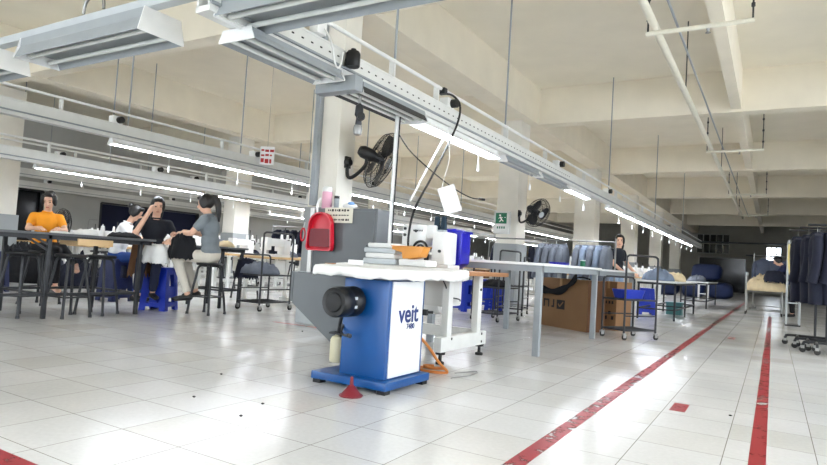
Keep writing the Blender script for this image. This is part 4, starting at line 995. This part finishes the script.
cloth('brown garment hanging off the end of the inspection table beside the blue stool',mat('brown_cloth',(112,78,52),.95,0,.15,10,.3),.26,.34,.12,36,(-6.86,4.83,.78),.2,.42)
for i,(x,y) in enumerate(((-4.3,5.0),(-3.1,2.83),(-2.72,2.3),(-2.35,2.45),(-2.25,2.2),(-.2,4.2))):
    o=MB().ell((0,0,.004),(.010,.008,.005),None,8,5).build('lint_scrap',M_ink); o.location=(x,y,.0); tag(o,'tiny dark lint scrap lying on the open tile floor','lint','lint scraps on the open floor')

for i,(x,y,w_,h_,mm) in enumerate(((-11.2,4.9,1.0,.75,M_ncloth),(-12.0,6.0,1.1,.9,M_bcloth),(-10.7,6.3,.8,.6,M_ncloth),(-13.2,6.9,1.0,.8,M_ncloth))):
    cloth(('navy garment pile on the floor beyond the stools at the picture edge','tall black garment pile on the floor beyond the pedestal fan','small navy garment pile on the floor behind the woman in orange','navy garment pile by the far pillar row')[i],mm,w_,.8,h_,50+i,(x,y,.0),.4*i)

# ------------------------------------------------------------------ people
M_skin=mat('skin',(224,178,152),.55,0,.05,6); M_hair=mat('black_hair',(20,17,17),.45,0,.1,20); M_lip=mat('lip',(170,84,84),.5,noise=0); M_eye=mat('eye_dark',(26,20,20),.3,noise=0)
def person(label,loc,F,J,hp,shirt,trouser,shoes,hair='bun',scale=1,head_yaw=0,head_pitch=0,sleeve=.55,sandals=False):
    F=Vector((F[0],F[1],0)).normalized(); rz=math.atan2(F.y,F.x)-PI/2; loc=Vector(loc)
    Rz=Matrix.Rotation(-rz,3,'Z')
    def g(k):
        v=J[k]
        return Rz@(Vector(v[1])-loc) if v[0]=='w' else Vector(v)   # ('w',(x,y,z)) world, else (side,forward,up)
    pel=g('pelvis'); neck=g('neck'); head=g('head')
    sp=(neck-pel).normalized(); lat=Vector((1,0,0))
    if 'lat' in J: lat=Vector(J['lat']).normalized()
    sh={s:neck+lat*s*.165*scale-sp*.055 for s in (-1,1)}; hip={s:pel+Vector((s*.085,0,-.02))*scale for s in (-1,1)}
    el={1:g('elR'),-1:g('elL')}; ha={1:g('haR'),-1:g('haL')}; kn={1:g('knR'),-1:g('knL')}; an={1:g('anR'),-1:g('anL')}
    qs=sp.to_track_quat('Z','Y').to_matrix()
    # orient: keep x lateral
    fw=lat.cross(sp)*-1; fw=sp.cross(lat); qs=Matrix((lat,fw,sp)).transposed()
    qh=Matrix.Rotation(head_yaw,3,'Z')@Matrix.Rotation(head_pitch,3,'X')
    b=MB(); sc=scale
    mid=pel.lerp(neck,.55); che=pel.lerp(neck,.72)
    b.ell(pel+Vector((0,0,.02)),(.15*sc,.105*sc,.11*sc),qs); b.ell(pel.lerp(neck,.35),(.125*sc,.09*sc,.14*sc),qs); b.ell(che,(.15*sc,.1*sc,.16*sc),qs)
    b.limb(sh[-1],sh[1],.055*sc,.055*sc); b.limb(neck-sp*.05,head-qh@Vector((0,.0,.05)),.052*sc,.048*sc)
    b.ell(head+qh@Vector((0,-.008,.025)),(.076*sc,.092*sc,.098*sc),qh); b.ell(head+qh@Vector((0,.02,-.045)),(.058*sc,.066*sc,.07*sc),qh)
    b.ell(head+qh@Vector((0,.094,-.012)),(.014,.02,.024),qh)
    for s in (-1,1): b.ell(head+qh@Vector((s*(.077 if hair!='long' else .07),-.008,-.005)),(.01,.02,.032),qh)
    for s in (-1,1):
        b.limb(sh[s],el[s],.046*sc,.038*sc); d=(ha[s]-el[s]).normalized(); w=ha[s]-d*.06
        b.limb(el[s],w,.038*sc,.026*sc)
        side=d.cross(Vector((0,0,1))); side=side.normalized() if side.length>.1 else Vector((1,0,0)); nor=side.cross(d)
        b.limb(w+d*.02,w+d*.075,.03*sc,.03*sc); b.ell(w+d*.05+side*.016,(.024,.024,.03)); b.ell(w+d*.05-side*.016,(.024,.024,.03))
        for k,(o,L) in enumerate(((-.034,.058),(-.0115,.07),(.0115,.066),(.034,.05))):
            p0=w+d*.075+side*o*.9; p1=p0+d*L*.55+side*o*.25-nor*.006; p2=p1+d*L*.4-nor*.024
            b.limb(p0,p1,.0095,.0088,8); b.limb(p1,p2,.0088,.0075,8)
        p0=w+d*.03-side*.03*s; p1=p0+d*.03-side*.03*s-nor*.012; p2=p1+d*.03-side*.004*s-nor*.012
        b.limb(p0,p1,.012,.0105,8); b.limb(p1,p2,.0105,.009,8)
        b.limb(hip[s],kn[s],.078*sc,.055*sc); b.limb(kn[s],an[s],.052*sc,.034*sc)
        td=Vector((an[s]-kn[s])); f=Vector((0,1,0)); f=(f-Vector((0,0,0))); b.limb(an[s]+Vector((0,-.02,-.03)),an[s]+Vector((s*.015,.13,-.055)),.032,.024)
    o=remeshed(b,'person',M_skin,.0085,None,3); o.location=loc; o.rotation_euler=(0,0,rz); tag(o,label,'person')
    # shirt
    b=MB(); k=.014
    b.ell(pel+sp*.05,(.155*sc+k,.11*sc+k,.1*sc),qs); b.ell(pel.lerp(neck,.35),(.13*sc+k,.095*sc+k,.15*sc),qs); b.ell(che,(.155*sc+k,.105*sc+k,.16*sc),qs); b.limb(sh[-1],sh[1],.062*sc,.062*sc)
    for s in (-1,1):
        e=sh[s].lerp(el[s],min(1,sleeve)); b.limb(sh[s],e,.06*sc,.056*sc)
        if sleeve>1: b.limb(el[s],el[s].lerp(ha[s],.7),.05*sc,.042*sc)
    so=remeshed(b,'shirt',shirt,.012,o,4)
    b=MB().torus(neck+sp*.012,.058*sc,.012,qs,20,8); b.build('collar',shirt,o)
    # trousers
    b=MB(); b.ell(pel+Vector((0,0,.0)),(.162*sc,.12*sc,.115*sc),qs)
    for s in (-1,1):
        b.limb(hip[s],kn[s],.09*sc,.067*sc); b.limb(kn[s],kn[s].lerp(an[s],.88),.066*sc,.052*sc)
    remeshed(b,'trousers',trouser,.013,o,4)
    for s in (-1,1):
        b=MB(); a=an[s]; p0=a+Vector((0,-.03,-.035)); p1=a+Vector((s*.015,.14,-.062))
        b.limb(p0,p1,.042,.033); b.ell(p1,(.042,.05,.03)); 
        remeshed(b,'shoe',shoes,.011,o,3)
    b=MB(); c=head+qh@Vector((0,-.022,.03)); b.ell(c,(.09*sc,.1*sc,.104*sc),qh)
    b.ell(head+qh@Vector((0,.045,.098)),(.06*sc,.04*sc,.025*sc),qh)
    for s in (-1,1): b.ell(head+qh@Vector((s*.07,.0,.01)),(.022,.05,.075),qh)
    if hair=='pony':
        p=[head+qh@Vector(v) for v in ((0,-.1,.07),(0,-.15,.04),(0,-.16,-.05),(0,-.14,-.16),(0,-.12,-.26))]
        for i in range(4): b.limb(p[i],p[i+1],(.032,.042,.042,.034)[i],(.042,.042,.034,.012)[i])
    elif hair=='bun': b.ell(head+qh@Vector((0,-.12,.06)),(.045,.04,.045),qh)
    elif hair=='long':
        b.ell(head+qh@Vector((0,-.06,-.08)),(.085,.05,.14),qh); b.ell(head+qh@Vector((0,-.08,-.17)),(.075,.04,.1),qh)
    h=remeshed(b,'hair',M_hair,.01,o,3)
    for s in (-1,1):
        MB().ell(head+qh@Vector((s*.03,.086,.012)),(.0125,.006,.006),qh).build('eye',M_eye,o); MB().ell(head+qh@Vector((s*.03,.087,.032)),(.018,.005,.0035),qh).build('eyebrow',M_hair,o)
    MB().ell(head+qh@Vector((0,.083,-.057)),(.02,.008,.006),qh).build('mouth',M_lip,o)
    return o
M_osh=mat('orange_knit',(246,160,40),.9,0,.08,14); M_bsh=mat('black_knit',(24,28,38),.9,0,.1,14); M_gsh=mat('grey_knit',(128,136,142),.9,0,.08,14); M_wsh=mat('white_knit',(232,234,236),.9,0,.05,14)
M_jean=mat('blue_denim',(40,72,140),.9,0,.12,14); M_ljean=mat('light_denim',(150,170,196),.9,0,.1,14); M_btr=mat('black_trouser',(22,22,26),.9); M_beige=mat('beige_trouser',(214,208,196),.9,0,.06,10); M_ntr=mat('navy_trouser',(26,32,56),.9); M_shoe=mat('dark_shoe',(24,24,26),.5); M_nsh=mat('navy_knit',(24,34,70),.9,0,.1,14)
# stool for the woman in orange
dup(s0,(-7.9,4.16,0),.4,'black stool under the woman in the orange shirt')
person('woman in an orange shirt seated behind the inspection table, head bent over work',(-7.9,4.16,0),(.93,-.37),
  dict(pelvis=(0,0,.74),neck=(0,.07,1.15),head=(0,.13,1.295),elR=(.2,.16,.94),elL=(-.2,.18,.94),haR=(.1,.42,.945),haL=(-.08,.44,.945),knR=('w',(-7.56,4.2,.73)),knL=(-.1,.38,.68),anR=('w',(-7.36,4.28,.52)),anL=(-.12,.34,.27)),0,M_osh,M_btr,M_skin,'bun',.86,-.3,-.35)
person('woman in a white shirt and jeans sitting bent over behind the inspection table',(-8.1,5.3,0),(.75,.65),
  dict(pelvis=(0,-.02,.65),neck=(0,.1,1.12),head=(0,.2,1.27),elR=(.22,.2,.92),elL=(-.22,.2,.92),haR=(.1,.42,.9),haL=(-.1,.42,.9),knR=(.1,.36,.62),knL=(-.1,.36,.62),anR=(.1,.3,.09),anL=(-.1,.3,.09)),0,M_wsh,M_jean,M_shoe,'bun',.95,0,-.5)
person('woman in a black shirt on the blue stool, hand raised to her face',(-6.9,4.98,0),(.9,-.42),
  dict(pelvis=(0,0,.655),neck=(-.02,.0,1.16),head=(-.02,.05,1.325),elR=(.26,.18,.92),elL=(-.24,.14,.94),haR=(.08,.21,1.29),haL=(-.1,.44,.88),knR=('w',(-6.66,4.68,.64)),knL=('w',(-6.56,4.82,.64)),anR=('w',(-6.8,4.74,.24)),anL=('w',(-6.68,4.88,.24))),0,M_bsh,M_ntr,M_shoe,'long',1,-.1,-.2)
person('woman in a grey shirt with a ponytail on the black stool, sewing a dark jacket',(-6.12,5.27,0),(-.88,-.47),
  dict(pelvis=(0,0,.74),neck=(0,.06,1.24),head=(0,.12,1.385),elR=(.22,.14,1.0),elL=(-.22,.18,1.0),haR=(.06,.38,1.02),haL=(-.06,.4,.99),knR=(.12,.4,.72),knL=(-.12,.4,.72),anR=(.1,.2,.27),anL=(-.1,.22,.24)),0,M_gsh,M_beige,M_shoe,'pony',1,0,-.3)
person('woman in a black shirt and light jeans standing by the work table, looking round',(-2.5,11.55,0),(.9,-.35),
  dict(pelvis=(0,0,.83),neck=(0,.02,1.27),head=(0,.05,1.42),elR=(.2,.06,1.0),elL=(-.2,.1,1.0),haR=(.14,.27,.84),haL=(-.16,.3,.84),knR=(.09,.05,.45),knL=(-.09,.05,.45),anR=(.1,.02,.09),anL=(-.1,0,.09)),0,M_bsh,M_ljean,M_shoe,'long',1,-.95,-.05)
person('person in a navy shirt bending over the loaded cloth trolley, seen past the racks',(.42,17.9,0),(-.97,-.1),
  dict(pelvis=(0,-.05,.86),neck=(0,.22,1.27),head=(0,.33,1.38),elR=(.24,.34,1.02),elL=(-.24,.34,1.02),haR=(.14,.52,1.0),haL=(-.14,.52,1.0),knR=(.1,.0,.46),knL=(-.1,0,.46),anR=(.11,-.02,.09),anL=(-.1,.0,.09)),0,M_nsh,M_btr,M_shoe,'short',1,0,-.5)
cloth('dark navy jacket held across the laps of the two women',M_bcloth,.34,.36,.22,33,(-6.36,5.03,.8),.3,.16)
cloth('pale cloth spread over the knees of the woman in black',M_cloth,.36,.3,.09,34,(-6.56,4.8,.76),.3,.2)
# rails and lit lamps added out of view to brighten floor and ironing machine
rail('added out-of-view rail for fill lamps over the bay beside the aisle',2.0,-4.5,11,(-3,0,3,6,9),(-2,2,6),(1,5),2.6)
rail('added out-of-view rail for fill lamps over the entrance bay',-1.2,-4.8,.6,(-4,-1),(-3,0),(-2,),2.6)
for k in range(11): dup(base,(2.0,-4+1.36*k,2.595),label='added out-of-view fluorescent fill lamp over the bay beside the aisle',group='added fill lamps over the bay beside the aisle')
for k in range(4): dup(base,(-1.2,-4.2+1.36*k,2.595),label='added out-of-view fluorescent fill lamp over the entrance bay',group='added fill lamps over the entrance bay')  # more unseen fill lamps, added behind the camera
# ------------------------------------------------------------------ light and exposure
W=bpy.data.worlds.new('world'); S.world=W; W.use_nodes=True
bg=W.node_tree.nodes['Background']; bg.inputs[0].default_value=(.86,.93,1,1); bg.inputs[1].default_value=3.0
S.view_settings.view_transform='Standard'; S.view_settings.look='None'; S.view_settings.gamma=1; S.view_settings.use_curve_mapping=False
S.view_settings.exposure=1.6
S.cycles.use_denoising=True
S.cycles.max_bounces=8; S.cycles.diffuse_bounces=5; S.cycles.sample_clamp_indirect=6
